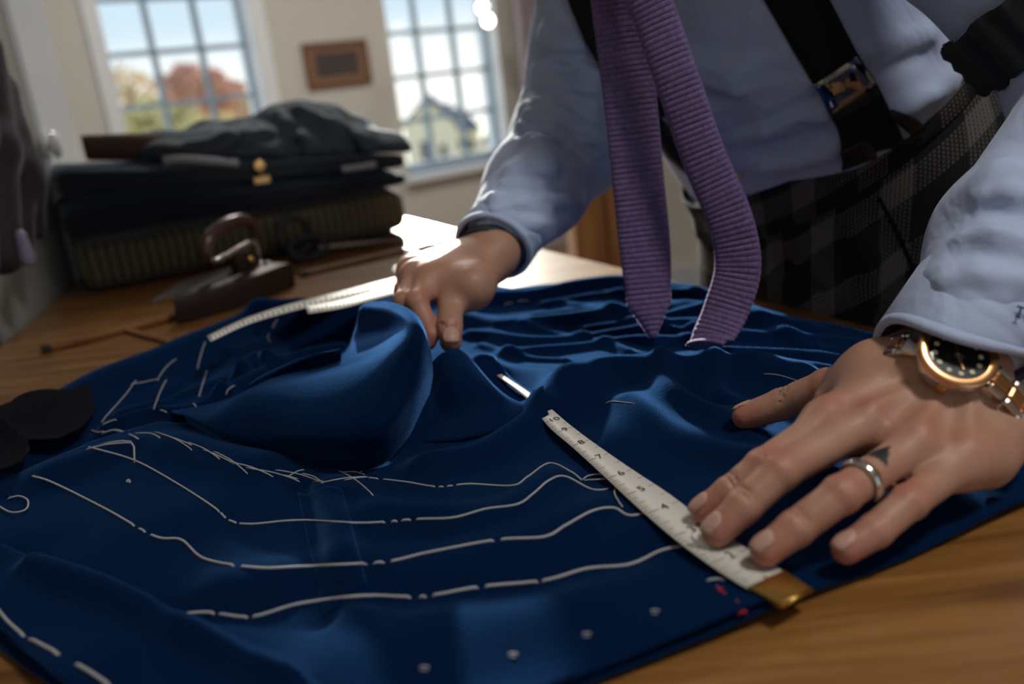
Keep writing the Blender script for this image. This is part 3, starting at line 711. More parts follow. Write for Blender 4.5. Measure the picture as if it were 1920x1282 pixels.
# left rear: sleeve and second front
ridge_([(-60, 850), (60, 800), (180, 735), (300, 680), (420, 630), (500, 608), (590, 610), (690, 606), (770, 560)], 0.022, 0.035)
ridge_([(490, 606), (560, 612), (640, 612), (700, 612)], 0.014, 0.014)
ridge_([(230, 770), (330, 735), (420, 700), (470, 668)], 0.006, 0.010)
ridge_([(300, 740), (380, 690), (420, 660)], -0.005, 0.010)
ridge_([(200, 800), (290, 775), (350, 772), (420, 745)], 0.010, 0.008)
ridge_([(455, 702), (470, 690), (482, 682), (500, 688)], 0.022, 0.010)
ridge_([(420, 740), (500, 700), (560, 672), (640, 655)], 0.014, 0.012)
ridge_([(560, 640), (640, 640), (700, 640)], -0.006, 0.014)
# near front: gentle swells under the basting lines
ridge_([(110, 880), (250, 835), (350, 840), (470, 870)], 0.010, 0.022)
ridge_([(560, 905), (585, 1000), (600, 1150)], -0.0045, 0.007)
ridge_([(650, 930), (680, 1010), (700, 1110)], -0.003, 0.006)
ridge_([(620, 905), (650, 1010), (665, 1130)], 0.006, 0.014)
ridge_([(700, 960), (820, 965), (950, 950), (1040, 890)], 0.005, 0.016)
ridge_([(430, 1080), (600, 1055), (800, 1040), (1000, 1000), (1120, 950)], 0.004, 0.018)
ridge_([(340, 1150), (560, 1130), (800, 1110), (1000, 1090), (1200, 1030)], -0.004, 0.014)
ridge_([(800, 870), (900, 850), (980, 800), (1015, 775)], 0.010, 0.014)
ridge_([(760, 800), (850, 740), (900, 700)], 0.014, 0.018)
ridge_([(60, 1066), (200, 1117), (300, 1166), (420, 1224), (540, 1290)], 0.006, 0.007)
ridge_([(640, 1220), (850, 1180), (1050, 1130)], 0.003, 0.03)
def segdist(X, Y, pl):
    d2 = np.full(X.shape, 9.0)
    for i in range(len(pl) - 1):
        a, b = pl[i], pl[i + 1]; ab = b - a; L = max(ab @ ab, 1e-12)
        t = np.clip(((X - a[0]) * ab[0] + (Y - a[1]) * ab[1]) / L, 0, 1)
        d2 = np.minimum(d2, (X - a[0] - t * ab[0]) ** 2 + (Y - a[1] - t * ab[1]) ** 2)
    return np.sqrt(d2)
RIDGES = [(catmull(r[0], 5), *r[1:]) for r in RIDGES]
def noise2(X, Y):
    z = np.zeros_like(X)
    for k, (fx, fy, ph, a) in enumerate(((31, 17, .3, .0010), (-23, 38, 1.1, .0008), (57, -41, 2.0, .0005), (13, 71, .7, .0004), (90, 20, 3.0, .00025), (-70, 85, 1.9, .0002))):
        z += a * np.sin(fx * X + fy * Y + ph + 1.3 * np.sin(11 * X - 7 * Y + k))
    return z
def zcloth(X, Y):
    X = np.asarray(X, float); Y = np.asarray(Y, float)
    z = 0.006 + noise2(X, Y)
    for pl, h, w, prof in RIDGES: z = z + h * np.exp(-(segdist(X, Y, pl) / w) ** 2)
    return np.maximum(z, 0.0025)
GX0, GY0, GST = -0.75, 0.10, 0.0028
_gx = GX0 + GST * np.arange(540); _gy = GY0 + GST * np.arange(430)
ZG = zcloth(*np.meshgrid(_gx, _gy, indexing='ij'))
def zfast(X, Y):
    u = np.clip((X - GX0) / GST, 0, 538.99); v = np.clip((Y - GY0) / GST, 0, 428.99); i = u.astype(int); j = v.astype(int); u = u - i; v = v - j
    return (ZG[i, j] * (1 - u) + ZG[i + 1, j] * u) * (1 - v) + (ZG[i, j + 1] * (1 - u) + ZG[i + 1, j + 1] * u) * v
def S(x, y, lift=0.0, extra=None):
    """point of the cloth seen at a pixel"""
    z = 0.008; 
    lo = P(x, y, 0.10); hi = P(x, y, 0.0)
    ts = np.linspace(0, 1, 120); X = lerp(lo.x, hi.x, ts); Y = lerp(lo.y, hi.y, ts); Z = lerp(0.10, 0.0, ts)
    zz = zfast(X, Y) + lift + (0 if extra is None else extra(X, Y))
    k = np.argmax(Z <= zz); k = max(k, 1)
    d0 = Z[k - 1] - zz[k - 1]; d1 = Z[k] - zz[k]; f = d0 / (d0 - d1) if d0 != d1 else 0
    return Vector((lerp(X[k - 1], X[k], f), lerp(Y[k - 1], Y[k], f), lerp(Z[k - 1], Z[k], f)))
def inside(X, Y, poly):
    r = np.zeros(X.shape, bool); n = len(poly)
    for i in range(n):
        a = poly[i]; b = poly[(i + 1) % n]
        c = ((a[1] > Y) != (b[1] > Y)); xx = (b[0] - a[0]) * (Y - a[1]) / (b[1] - a[1] + 1e-12) + a[0]
        r ^= c & (X < xx)
    return r
def sheet(name, px, mt, parent, lift, step=0.003, zref=0.008, thick=0.0012, curl=0.0, extra=None, world=None):
    """piece of cloth lying on the folds, its outline given as pixels"""
    poly = np.array([tuple(P(x, y, zref))[:2] for x, y in px]) if world is None else np.array(world)
    pc = np.vstack([poly, poly[:1]])
    lo, hi = poly.min(0) - step, poly.max(0) + step
    xs = np.arange(lo[0], hi[0] + step, step); ys = np.arange(lo[1], hi[1] + step, step)
    X, Y = np.meshgrid(xs, ys, indexing='ij'); keep = inside(X, Y, poly)
    dist = segdist(X, Y, pc)
    ok = keep | (dist < step * 0.75)
    q = ok[:-1, :-1] & ok[1:, :-1] & ok[1:, 1:] & ok[:-1, 1:]
    # snap the rim to the outline
    used = np.zeros_like(ok); used[:-1, :-1] |= q; used[1:, :-1] |= q; used[1:, 1:] |= q; used[:-1, 1:] |= q
    full = np.zeros_like(ok); full[1:-1, 1:-1] = q[:-1, :-1] & q[1:, :-1] & q[1:, 1:] & q[:-1, 1:]
    rim = used & ~full
    ri = np.argwhere(rim)
    for i, j in ri:
        p = np.array([X[i, j], Y[i, j]]); best = None
        a = pc[:-1]; ab = pc[1:] - a; t = np.clip(((p - a) * ab).sum(1) / np.maximum((ab * ab).sum(1), 1e-12), 0, 1); c = a + t[:, None] * ab
        k = np.argmin(((c - p) ** 2).sum(1))
        if ((c[k] - p) ** 2).sum() < (1.6 * step) ** 2: X[i, j], Y[i, j] = c[k]
    Z = zcloth(X, Y) + lift
    if extra is not None: Z = Z + extra(X, Y)
    if curl: Z = Z + curl * np.exp(-(segdist(X, Y, pc) / 0.012) ** 2) * (0.6 + 0.4 * np.sin(40 * X + 55 * Y))
    idx = np.full(X.shape, -1); idx[used] = np.arange(used.sum())
    V = np.stack([X[used], Y[used], Z[used]], 1)
    Q4 = np.stack([idx[:-1, :-1][q], idx[1:, :-1][q], idx[1:, 1:][q], idx[:-1, 1:][q]], 1)
    o = npmesh(name, V, Q4, mt, parent)
    md = o.modifiers.new('thickness', 'SOLIDIFY'); md.thickness = thick; md.offset = -1
    return o
jk = tag(empty('suit_jacket', (0.0, 0.65, 0.0)), 'unfinished blue wool suit jacket with white basting threads spread on the table', 'jacket')
base_px = [(-80, 870), (30, 800), (180, 715), (300, 662), (420, 618), (500, 600), (600, 598), (700, 560), (760, 505), (800, 500), (880, 520), (960, 535), (1075, 527), (1170, 520), (1240, 530), (1330, 547), (1410, 567), (1520, 598), (1600, 614), (1690, 634), (1800, 690), (1920, 770), (2060, 860), (1920, 932), (1700, 1030), (1500, 1108), (1455, 1132), (1300, 1192), (1050, 1285), (820, 1380), (300, 1420), (120, 1300), (-60, 1160)]
sheet('back_panel', base_px, M_blue, jk, 0.0)
front_px = [(700, 720), (800, 668), (860, 655), (940, 707), (1022, 765), (1030, 795), (1075, 835), (1130, 885), (1200, 950), (1290, 1035), (1372, 1085), (1450, 1128), (1300, 1188), (1050, 1281), (820, 1378), (300, 1416), (20, 1200), (-60, 1100), (-60, 930), (60, 885), (180, 830), (300, 800), (480, 800)]
sheet('front_panel', front_px, M_blue, jk, 0.0035, curl=0.0015)
sheet('pocket_welt', [(556, 920), (646, 935), (690, 1105), (606, 1150)], M_blue, jk, 0.0042, step=0.002)
near_px = [(-80, 1000), (60, 1062), (200, 1112), (300, 1160), (420, 1218), (540, 1284), (700, 1380), (300, 1430), (110, 1296), (20, 1200), (-80, 1130)]
sheet('sleeve_edge', near_px, M_blue, jk, 0.0075, curl=0.004)
M_canvas = mat('charcoal_melton', (0.004, 0.005, 0.009), 0.95, spec=0.1, noise=(90, .6), bump=(500, .5, .001))
sheet('collar_canvas', [(-70, 800), (10, 808), (22, 786), (60, 800), (130, 786), (180, 768), (186, 790), (160, 826), (120, 850), (60, 856), (-70, 860)], M_canvas, jk, 0.010, step=0.002, curl=0.006)
sheet('collar_canvas', [(-90, 842), (20, 842), (62, 858), (66, 880), (50, 905), (0, 915), (-90, 935)], M_canvas, jk, 0.014, step=0.002, curl=0.006)

# the lapel lifted by the hand: a rolled fold
rows = [
    [(322, 772, .016), (332, 776, .019), (345, 778, .021), (352, 787, .017), (356, 797, .009)],
    [(420, 752, .018), (402, 764, .023), (392, 784, .027), (416, 815, .020), (440, 836, .009)],
    [(520, 706, .022), (490, 722, .030), (468, 740, .040), (500, 805, .028), (532, 864, .008)],
    [(600, 688, .024), (592, 700, .036), (580, 716, .050), (600, 806, .038), (612, 879, .008)],
    [(650, 655, .030), (672, 668, .050), (692, 686, .066), (702, 796, .046), (690, 881, .009)],
    [(668, 612, .046), (722, 622, .070), (758, 646, .084), (772, 735, .056), (752, 838, .012)],
    [(676, 578, .066), (734, 585, .086), (782, 612, .094), (800, 690, .062), (792, 770, .016)],
    [(690, 566, .072), (738, 568, .088), (784, 596, .092), (806, 660, .062), (812, 725, .020)],
]
G = catgrid([[P(*q) for q in r] for r in rows], 14, 16)
gridmesh('lapel', G, M_blue, jk, True, 0.0016, 0)
# second sheet inside the roll
rows = [
    [(455, 738, .016), (470, 720, .022), (500, 700, .026)],
    [(560, 700, .020), (560, 682, .034), (575, 668, .040)],
    [(640, 690, .024), (640, 664, .044), (640, 655, .052)],
]
gridmesh('facing', catgrid([[P(*q) for q in r] for r in rows], 12, 12), M_blue, jk, True, 0.0016, 0)
# pleat of the front below the hand
rows = [
    [(800, 690, .040), (830, 662, .048), (858, 655, .044), (880, 672, .030), (905, 700, .014)],
    [(800, 735, .022), (840, 715, .034), (880, 705, .034), (915, 720, .026), (945, 740, .012)],
    [(800, 780, .012), (850, 770, .018), (900, 760, .020), (950, 760, .018), (1000, 768, .013)],
    [(790, 830, .010), (860, 825, .011), (920, 812, .012), (980, 800, .013), (1022, 792, .013)],
]
gridmesh('front_fold', catgrid([[P(*q) for q in r] for r in rows], 12, 12), M_blue, jk, True, 0.0016, 0)

# --- basting threads
M_thread = mat('basting_thread', (0.40, 0.40, 0.42), 0.8)
M_red = mat('red_thread', (0.45, 0.02, 0.04), 0.8)
LIFTP = np.array([tuple(P(x, y, 0.012))[:2] for x, y in front_px])
def lift_at(x, y):
    p = P(x, y, 0.012); v = inside(np.array([p.x]), np.array([p.y]), LIFTP)[0]
    return 0.0035 if v else 0.0
def thread(px, r=0.0007, gaps=(), name='basting_thread', mt=None, hop=0.0, lift=None, n=6):
    r *= 0.82
    """stitches drawn on the cloth along a pixel polyline; gaps = (from, to) fractions where the thread dips under"""
    pts = catmull(np.array(px, float), n); L = np.concatenate([[0], np.cumsum(np.linalg.norm(np.diff(pts, axis=0), axis=1))]); L /= L[-1]
    mb = MB(); run = []
    ptsW = []
    for (x, y), t in zip(pts, L):
        dip = any(a < t < b for a, b in gaps)
        ptsW.append((S(x, y, (lift_at(x, y) if lift is None else lift) + r * 0.6 + hop * math.sin(math.pi * t)), dip))
    for p, dip in ptsW + [(None, True)]:
        if dip:
            if len(run) > 1:
                run[0] = run[0] - UP * r * 1.4; run[-1] = run[-1] - UP * r * 1.4
                mb.tube(run, r, 6)
            run = []
        else: run.append(p)
    if mb.v: return mb.build(name, mt or M_thread, jk, True)
thread([(160, 836), (250, 862), (330, 905), (400, 950), (430, 975), (470, 982), (560, 975), (680, 980), (780, 973), (850, 970), (910, 954), (970, 945), (1000, 925), (1030, 900), (1060, 893), (1110, 917), (1150, 915), (1180, 905)], 0.00085, [(.26, .262), (.275, .28), (.295, .30), (.555, .56), (.575, .58), (.60, .605)], n=26)
thread([(60, 892), (100, 905), (200, 955), (290, 1005), (340, 1012), (385, 1048), (480, 1064), (560, 1062), (720, 1053), (800, 1036), (930, 1012), (1020, 1006), (1060, 985), (1110, 958), (1150, 952), (1180, 966), (1225, 960)], 0.0010, [(.175, .18), (.195, .2), (.345, .35), (.545, .552), (.575, .58), (.745, .75)], n=26)
thread([(308, 1156), (385, 1148), (470, 1156), (560, 1132), (680, 1117), (790, 1118), (900, 1100), (1020, 1088), (1100, 1066), (1180, 1058), (1240, 1032), (1288, 1022)], 0.0011, [(.095, .10), (.16, .166), (.47, .482), (.50, .506), (.60, .606), (.71, .715)], n=26)
thread([(690, 895), (760, 903), (820, 912), (880, 907), (960, 910), (990, 893), (1030, 868), (1070, 884), (1090, 899)], 0.0007, [(.05, .06), (.3, .31), (.34, .35), (.38, .39)], n=26)
thread([(1092, 899), (1105, 891), (1130, 889), (1134, 897), (1115, 899), (1095, 900)], 0.0006, hop=0.003)
thread([(1160, 905), (1152, 922), (1160, 940), (1168, 951)], 0.0006, hop=0.002); thread([(1168, 908), (1172, 920), (1178, 930)], 0.0006)
thread([(185, 832), (245, 828), (252, 866)], 0.0009, n=3, name='tack_thread'); thread([(160, 842), (200, 833), (246, 829)], 0.0008, name='tack_thread')
thread([(190, 812), (220, 806), (260, 822)], 0.0008, name='tack_thread'); thread([(215, 806), (245, 812), (280, 812), (300, 820)], 0.0007, name='tack_thread')
# diagonal pad stitches along the roll of the lapel
for a, b in (((300, 812), (360, 843)), ((350, 828), (412, 860)), ((400, 845), (464, 887)), ((430, 865), (512, 893)), ((470, 878), (562, 902)), ((515, 880), (604, 904)), ((565, 887), (606, 905)), ((600, 905), (690, 893)), ((635, 881), (700, 928)), ((640, 885), (684, 889)), ((675, 884), (712, 870)), ((702, 862), (730, 856)), ((705, 855), (735, 835)), ((540, 893), (570, 880))):
    thread([a, ((a[0] + b[0]) / 2 + 2, (a[1] + b[1]) / 2 - 3), b], 0.0006, name='pad_stitch')
thread([(288, 808), (340, 826), (400, 850), (450, 872), (520, 888), (600, 902), (690, 893)], 0.0006, [(.2, .22), (.4, .42), (.55, .58), (.7, .72), (.85, .87)])
# short tacks on the rear front
for pts in ([(312, 711), (300, 735), (288, 766)], [(388, 694), (380, 720), (373, 742)], [(300, 768), (312, 772)], [(362, 755), (372, 768), (378, 780)], [(520, 598), (515, 606), (511, 614)], [(440, 722), (428, 730), (424, 738)], [(330, 672), (310, 690), (295, 712)], [(255, 712), (235, 740), (190, 790)], [(245, 720), (270, 716), (296, 710)], [(192, 796), (205, 790), (218, 786)], [(170, 806), (182, 810), (195, 808)], [(385, 640), (378, 660), (370, 690)], [(505, 626), (502, 634), (508, 642)]):
    thread(pts, 0.00065, name='tack_thread', lift=0.0005)
thread([(-10, 944), (20, 960), (48, 955), (52, 938), (36, 930), (14, 934)], 0.0009, name='loose_thread', lift=0.004, hop=0.002)
thread([(-10, 1135), (15, 1165), (45, 1192)], 0.0011, lift=0.0085); thread([(52, 1195), (110, 1225)], 0.0012, lift=0.0085); thread([(140, 1243), (170, 1260), (205, 1284)], 0.0012, lift=0.0085)
# tailor tacks: short pairs of stitches along the hem
for x, y in ((1228, 1145), (1100, 1188), (962, 1226), (795, 1251)):
    thread([(x - 9, y - 1), (x, y - 2), (x + 9, y - 1)], 0.0005, name='tailor_tack', n=3); thread([(x - 8, y + 5), (x + 7, y + 5)], 0.0004, name='tailor_tack', n=3)
thread([(1325, 1088), (1345, 1085), (1360, 1088)], 0.0008, name='tailor_tack')
for pts in ([(1342, 1095), (1352, 1108), (1362, 1113)], [(1346, 1108), (1356, 1100)], [(1378, 1122), (1388, 1135), (1398, 1150)], [(1380, 1138), (1396, 1128)], [(1384, 1150), (1400, 1144)]):
    thread(pts, 0.0006, name='red_stitch', mt=M_red, n=3)
thread([(1432, 700), (1460, 703), (1490, 712), (1512, 722)], 0.00035, name='loose_thread'); thread([(945, 570), (975, 564), (990, 563)], 0.0010, [(.4, .5)], name='tack_thread')
thread([(1860, 850), (1890, 838), (1930, 822)], 0.0008, name='loose_thread'); thread([(1135, 755), (1150, 752), (1190, 756)], 0.0003, name='loose_thread')
thread([(238, 902), (241, 900), (243, 903)], 0.0012, name='tack_thread')

# --- measuring tape across the jacket
M_tape = mat('tape_white', (0.72, 0.69, 0.63), 0.5); M_print = mat('tape_print', (0.03, 0.03, 0.035), 0.6); M_gold = mat('gold_end', (0.72, 0.46, 0.12), 0.32, 1.0)
def textmesh(body, size, mt):
    cu = bpy.data.curves.new('digit', 'FONT'); cu.body = body; cu.size = size; cu.align_x = 'CENTER'; cu.align_y = 'CENTER'; cu.extrude = 0.00004
    o = bpy.data.objects.new('digit', cu); COL.objects.link(o); dg = bpy.context.evaluated_depsgraph_get()
    me = bpy.data.meshes.new_from_object(o.evaluated_get(dg)); bpy.data.objects.remove(o); bpy.data.curves.remove(cu)
    me.materials.clear(); me.materials.append(mt); return me
def tape(name, label, L_px, R_px, zf, numbers, tick_mm=None, gold=None, upright=1):
    """tape between two edge polylines (pixels); numbers = {fraction: text}"""
    n = 60
    Lp = catmull([tuple(zf(x, y)) for x, y in L_px], 12); Rp = catmull([tuple(zf(x, y)) for x, y in R_px], 12)
    def resample(a):
        s = np.concatenate([[0], np.cumsum(np.linalg.norm(np.diff(a, axis=0), axis=1))]); t = np.linspace(0, s[-1], n)
        return np.stack([np.interp(t, s, a[:, k]) for k in range(3)], 1), s[-1]
    A, la = resample(Lp); B, lb = resample(Rp); C = (A + B) / 2; length = np.linalg.norm(np.diff(C, axis=0), axis=1).sum()
    root = tag(empty(name, Vector(C[n // 2]) - UP * 0.001), label, 'measuring tape')
    gridmesh('band', np.stack([A, C, B], 1), M_tape, root, True, 0.0005, 0)
    def at(t):
        f = t * (n - 1); i = int(min(max(f, 0), n - 2)); f -= i
        a = Vector(lerp(A[i], A[i + 1], f)); b = Vector(lerp(B[i], B[i + 1], f)); d = Vector(C[min(i + 1, n - 1)] - C[max(i, 0)]).normalized()
        u = (b - a).normalized(); nn = u.cross(d); nn = nn if nn.z > 0 else -nn; return a, b, d, nn
    return root, at, length
tz = lambda x, y: S(x, y, 0.008)
# edges of the visible tape, far end to brass end
TL_ = [(930, 703), (985, 745), (1027, 798), (1075, 840), (1130, 890), (1200, 955), (1280, 1022), (1370, 1085), (1462, 1136)]
TR_ = [(938, 700), (1010, 748), (1068, 796), (1120, 835), (1185, 880), (1260, 930), (1340, 992), (1430, 1046), (1518, 1105)]
ZT = 0.0155
tpz = lambda x, y: P(x, y, ZT if x < 1290 else lerp(ZT, 0.0115, min(1, (x - 1290) / 120)))
troot, tat, tlen = tape('measuring_tape', 'white measuring tape with a brass end running under the spread hand', TL_, TR_, tpz, {})
# inch figures at the places the photograph shows them (pixel of each figure)
Lc = [((a[0] + b[0]) / 2, (a[1] + b[1]) / 2) for a, b in zip(TL_, TR_)]
def frac_of(x, y):
    best = (9e9, 0)
    p = P(x, y, ZT)
    for k in range(601):
        a, b, d, nn = tat(k / 600); c = (a + b) / 2; dd = (Vector((c.x, c.y, 0)) - Vector((p.x, p.y, 0))).length
        if dd < best[0]: best = (dd, k / 600)
    return best[1]
marks = [(10, (1036, 788)), (9, (1065, 805)), (8, (1096, 829)), (7, (1127, 856)), (6, (1165, 888)), (5, (1206, 917)), (4, (1250, 950)), (3, (1302, 990)), (2, (1366, 1036)), (1, (1434, 1077))]
fr_ = [(nn_, frac_of(*p_)) for nn_, p_ in marks]
tick = MB()
for nn_, t in fr_:
    a, b, d, up_ = tat(t); u = (b - a).normalized(); w_ = (b - a).length
    me = textmesh(str(nn_), 0.0085, M_print); o = bpy.data.objects.new('figure', me); COL.objects.link(o)
    mm = Matrix((u * 1.0, -d if True else d, up_)).transposed().to_4x4()
    if mm.to_3x3().determinant() < 0: mm = Matrix((-u, -d, up_)).transposed().to_4x4()
    mm.translation = a.lerp(b, 0.55) + up_ * 0.0006; o.matrix_world = mm
    o.parent = troot; o.matrix_parent_inverse = world_of(troot).inverted()
def tickline(t, f0, f1, th):
    a, b, d, up_ = tat(t); p, q = a.lerp(b, f0) + up_ * 0.0004, a.lerp(b, f1) + up_ * 0.0004
    tick.add([p - d * th, q - d * th, q + d * th, p + d * th], [(0, 1, 2, 3)])
for k in range(len(fr_) - 1):
    t0, t1 = fr_[k][1], fr_[k + 1][1]
    tickline(t0, 0.02, 0.38, 0.00022); tickline(t0, 0.78, 0.98, 0.00016)
    for j in range(1, 8):
        t = lerp(t0, t1, j / 8); l_ = 0.34 if j == 4 else (0.22 if j % 2 == 0 else 0.13)
        tickline(t, 0.02, l_, 0.00014)
        if j == 4: tickline(t, 0.80, 0.98, 0.00014)
tick.build('tick_marks', M_print, troot)
a, b, d, up_ = tat(0.975); ga, gb, _, _ = tat(0.952); ea, eb, _, _ = tat(1.0)
gv = []
for o_ in (0.0012, -0.0010): gv += [ga + up_ * o_, gb + up_ * o_, eb + up_ * o_ + d * 0.001, ea + up_ * o_ + d * 0.001]
MB().add(gv, [(0, 1, 2, 3), (7, 6, 5, 4), (0, 4, 5, 1), (1, 5, 6, 2), (2, 6, 7, 3), (3, 7, 4, 0)]).build('brass_end', M_gold, troot)
MB().tube([ea + d * 0.001 + up_ * 0.0008, eb + d * 0.001 + up_ * 0.0008], 0.0011, 8).build('brass_lip', M_gold, troot, True)
pinp = P(1302, 1007, 0.020)
pin = tag(empty('dress_pin', pinp), 'dressmaking pin with a bright round head at the tape edge by the fingertips', 'pin')
MB().lathe([(0.0001, -0.0020), (0.0014, -0.0014), (0.0020, 0), (0.0014, 0.0014), (0.0001, 0.0020)], pinp, None, 12).build('head', mat('pin_head', (0.85, 0.85, 0.86), 0.1), pin, True)
MB().tube([pinp, pinp + Vector((0.008, 0.010, -0.004))], 0.0003, 5).build('shank', M_steel, pin, True)

# --- the doubled tape at the back edge
zb_ = lambda z: (lambda x, y: P(x, y, z))
def backtape(name, label, Lp, Rp, z, n_, th):
    root, at, ln = tape(name, label, Lp, Rp, zb_(z), {})
    mb = MB()
    for k in range(n_):
        t = (k + .5) / n_; a, b, d, up_ = at(t); f1 = 0.5 if k % 4 else 0.8
        p, q = a.lerp(b, .08) + up_ * .0005, a.lerp(b, f1) + up_ * .0005
        mb.add([p - d * th, q - d * th, q + d * th, p + d * th], [(0, 1, 2, 3)])
    mb.build('tick_marks', M_print, root); return root
backtape('measuring_tape', 'white measuring tape lying along the back edge of the jacket behind the iron', [(395, 640), (470, 606), (560, 580), (660, 556), (760, 533)], [(388, 630), (462, 596), (550, 568), (655, 542), (758, 516)], 0.046, 40, 0.0008)
backtape('measuring_tape', 'short doubled end of white tape with small ticks in front of the lifting hand', [(578, 588), (640, 578), (700, 562), (768, 545)], [(573, 574), (636, 563), (698, 547), (764, 529)], 0.052, 26, 0.0006)
# ================================================================== the tailor
def nv(v): return Vector(v).normalized()
man = tag(empty('person', (0.42, 1.0, ZF)), 'person in a pale blue shirt and checked trousers leaning over the jacket', 'person')
BN = nv((-0.89, -0.45, 0)); BL = nv((0.45, -0.89, 0))          # the way he faces; his left
def bodyframe(tilt, rho):
    a0 = BN * math.sin(tilt) + UP * math.cos(tilt)
    return a0 * math.cos(rho) - BL * math.sin(rho), BN * math.cos(tilt) - UP * math.sin(tilt), BL * math.cos(rho) + a0 * math.sin(rho)
AX, FR, BLT = bodyframe(math.radians(32), math.radians(10))    # trunk: up, front, left
AXT, FRT, BLH = bodyframe(math.radians(36), math.radians(13))  # hips and waistband
BC = Q(1390, 372, 0.92) - FRT * 0.125                          # middle of the waist
NECK = BC + AX * 0.48
SHL = NECK - AX * 0.05 + BLT * 0.18; SHR = NECK - AX * 0.05 - BLT * 0.17

# ---- skin material: colour varies with blood near the knuckles and with ink
def skinmat():
    mt = mat('skin', (0.50, 0.27, 0.19), 0.48, spec=0.4, subsurf=0.12); n = mt.node_tree; b = n.nodes['Principled BSDF']
    at1 = n.nodes.new('ShaderNodeAttribute'); at1.attribute_name = 'red'; at2 = n.nodes.new('ShaderNodeAttribute'); at2.attribute_name = 'ink'
    tc = n.nodes.new('ShaderNodeTexCoord'); t = n.nodes.new('ShaderNodeTexNoise'); t.inputs['Scale'].default_value = 55; t.inputs['Detail'].default_value = 5; n.links.new(tc.outputs['Object'], t.inputs['Vector'])
    m0 = n.nodes.new('ShaderNodeMix'); m0.data_type = 'RGBA'; m0.inputs['A'].default_value = (0.40, 0.20, 0.13, 1); m0.inputs['B'].default_value = (0.58, 0.33, 0.24, 1); n.links.new(t.outputs[0], m0.inputs['Factor'])
    m1 = n.nodes.new('ShaderNodeMix'); m1.data_type = 'RGBA'; m1.inputs['B'].default_value = (0.46, 0.13, 0.10, 1); n.links.new(m0.outputs['Result'], m1.inputs['A']); n.links.new(at1.outputs['Fac'], m1.inputs['Factor'])
    m2 = n.nodes.new('ShaderNodeMix'); m2.data_type = 'RGBA'; m2.inputs['B'].default_value = (0.025, 0.03, 0.035, 1); n.links.new(m1.outputs['Result'], m2.inputs['A']); n.links.new(at2.outputs['Fac'], m2.inputs['Factor'])
    n.links.new(m2.outputs['Result'], b.inputs['Base Color'])
    t2 = n.nodes.new('ShaderNodeTexNoise'); t2.inputs['Scale'].default_value = 420; t2.inputs['Detail'].default_value = 4; n.links.new(tc.outputs['Object'], t2.inputs['Vector'])
    bp = n.nodes.new('ShaderNodeBump'); bp.inputs['Strength'].default_value = 0.35; bp.inputs['Distance'].default_value = 0.0007; n.links.new(t2.outputs[0], bp.inputs['Height']); n.links.new(bp.outputs[0], b.inputs['Normal'])
    return mt
M_skin = skinmat()
M_nail = mat('fingernail', (0.56, 0.33, 0.27), 0.42, spec=0.3)

def finger(F, J, R, k=0.0022):
    """four joints (knuckle to tip): swollen joints, tapered bones, rounded pad"""
    F.cone(J[0], J[1], R[0], R[1] * 0.97, k); F.cone(J[1], J[2], R[1] * 0.97, R[2], k); F.cone(J[2], J[3], R[2], R[3], k)
    F.ball(J[1], R[1] * 1.02, k)
def creases(F, J, i, nrm, r, n=3):
    """wrinkles over a finger joint"""
    d = (J[i + 1] - J[i - 1]).normalized(); s_ = d.cross(nrm).normalized()
    for q in range(n):
        c = J[i] + d * (q - (n - 1) / 2) * 0.0028
        arc = [c + (nrm * math.cos(a) + s_ * math.sin(a)) * (r * 1.05) for a in (-.75, -.4, 0, .4, .75)]
        F.chain(arc, [0.0006] * 5, 0.0012, None, True)
def nail(J, R, nrm, parent, scale=1.0, R2=None):
    R2 = R2 or R * 1.15; LJ = (J[3] - J[2]).length
    d = (J[3] - J[2]).normalized(); nrm = (nrm - d * nrm.dot(d)).normalized(); s_ = d.cross(nrm)
    G = []
    for i in range(9):
        u = i / 8; row = []
        for j in range(9):
            v = (j / 8 - .5) * 2
            wv = R * 0.80 * scale * (1 - 0.25 * abs(2 * u - 1) ** 3)
            a = v * 1.0
            al = lerp(-0.0065, 0.0060, u) * scale
            Ru = (R + (R2 - R) * max(0, -al) / LJ) if al < 0 else math.sqrt(max(R * R - (al * .8) ** 2, 1e-8))
            p = J[3] + d * (al - 0.0015 * v * v * (1 if u > .5 else -1)) + s_ * (math.sin(a) * wv) + nrm * (Ru * (0.30 + 0.70 * math.cos(a)) + .0005 - 0.0006 * (u < .06))
            row.append(tuple(p))
        G.append(row)
    gridmesh('fingernail', np.array(G), M_nail, parent, True, 0.0006, 0)

# ---- his left hand, spread flat on the tape (right in the photograph)
HL = {'thumb': [(1645, 705, .056), (1552, 724, .042), (1468, 757, .027), (1398, 781, .0185)],
      'index': [(1552, 794, .046), (1432, 874, .041), (1370, 922, .030), (1320, 957, .021)],
      'middle': [(1630, 792, .048), (1464, 884, .043), (1393, 950, .031), (1344, 996, .0215)],
      'ring': [(1722, 834, .042), (1578, 926, .038), (1492, 990, .027), (1436, 1032, .0195)],
      'little': [(1806, 866, .033), (1706, 940, .030), (1642, 994, .0235), (1586, 1030, .0185)]}
HL = {k: [P(*q) for q in v] for k, v in HL.items()}
RL = {'thumb': [.0135, .0112, .0105, .0088], 'index': [.0104, .0095, .0086, .0074], 'middle': [.0106, .0098, .0090, .0078], 'ring': [.0103, .0094, .0088, .0077], 'little': [.0095, .0086, .0080, .0070]}
WCEN = P(1797, 664, 0.080)                                     # middle of the watch face
ELBL = Q(2120, 165, 0.63)
WT_, WLi = P(1708, 650, .072), P(1886, 795, .036)              # thumb side and little-finger side of the wrist
LAT = (WLi - WT_).normalized()
WRL = (WT_ + WLi) / 2
FD = (ELBL - WRL).normalized(); LAT = (LAT - FD * LAT.dot(FD)).normalized()
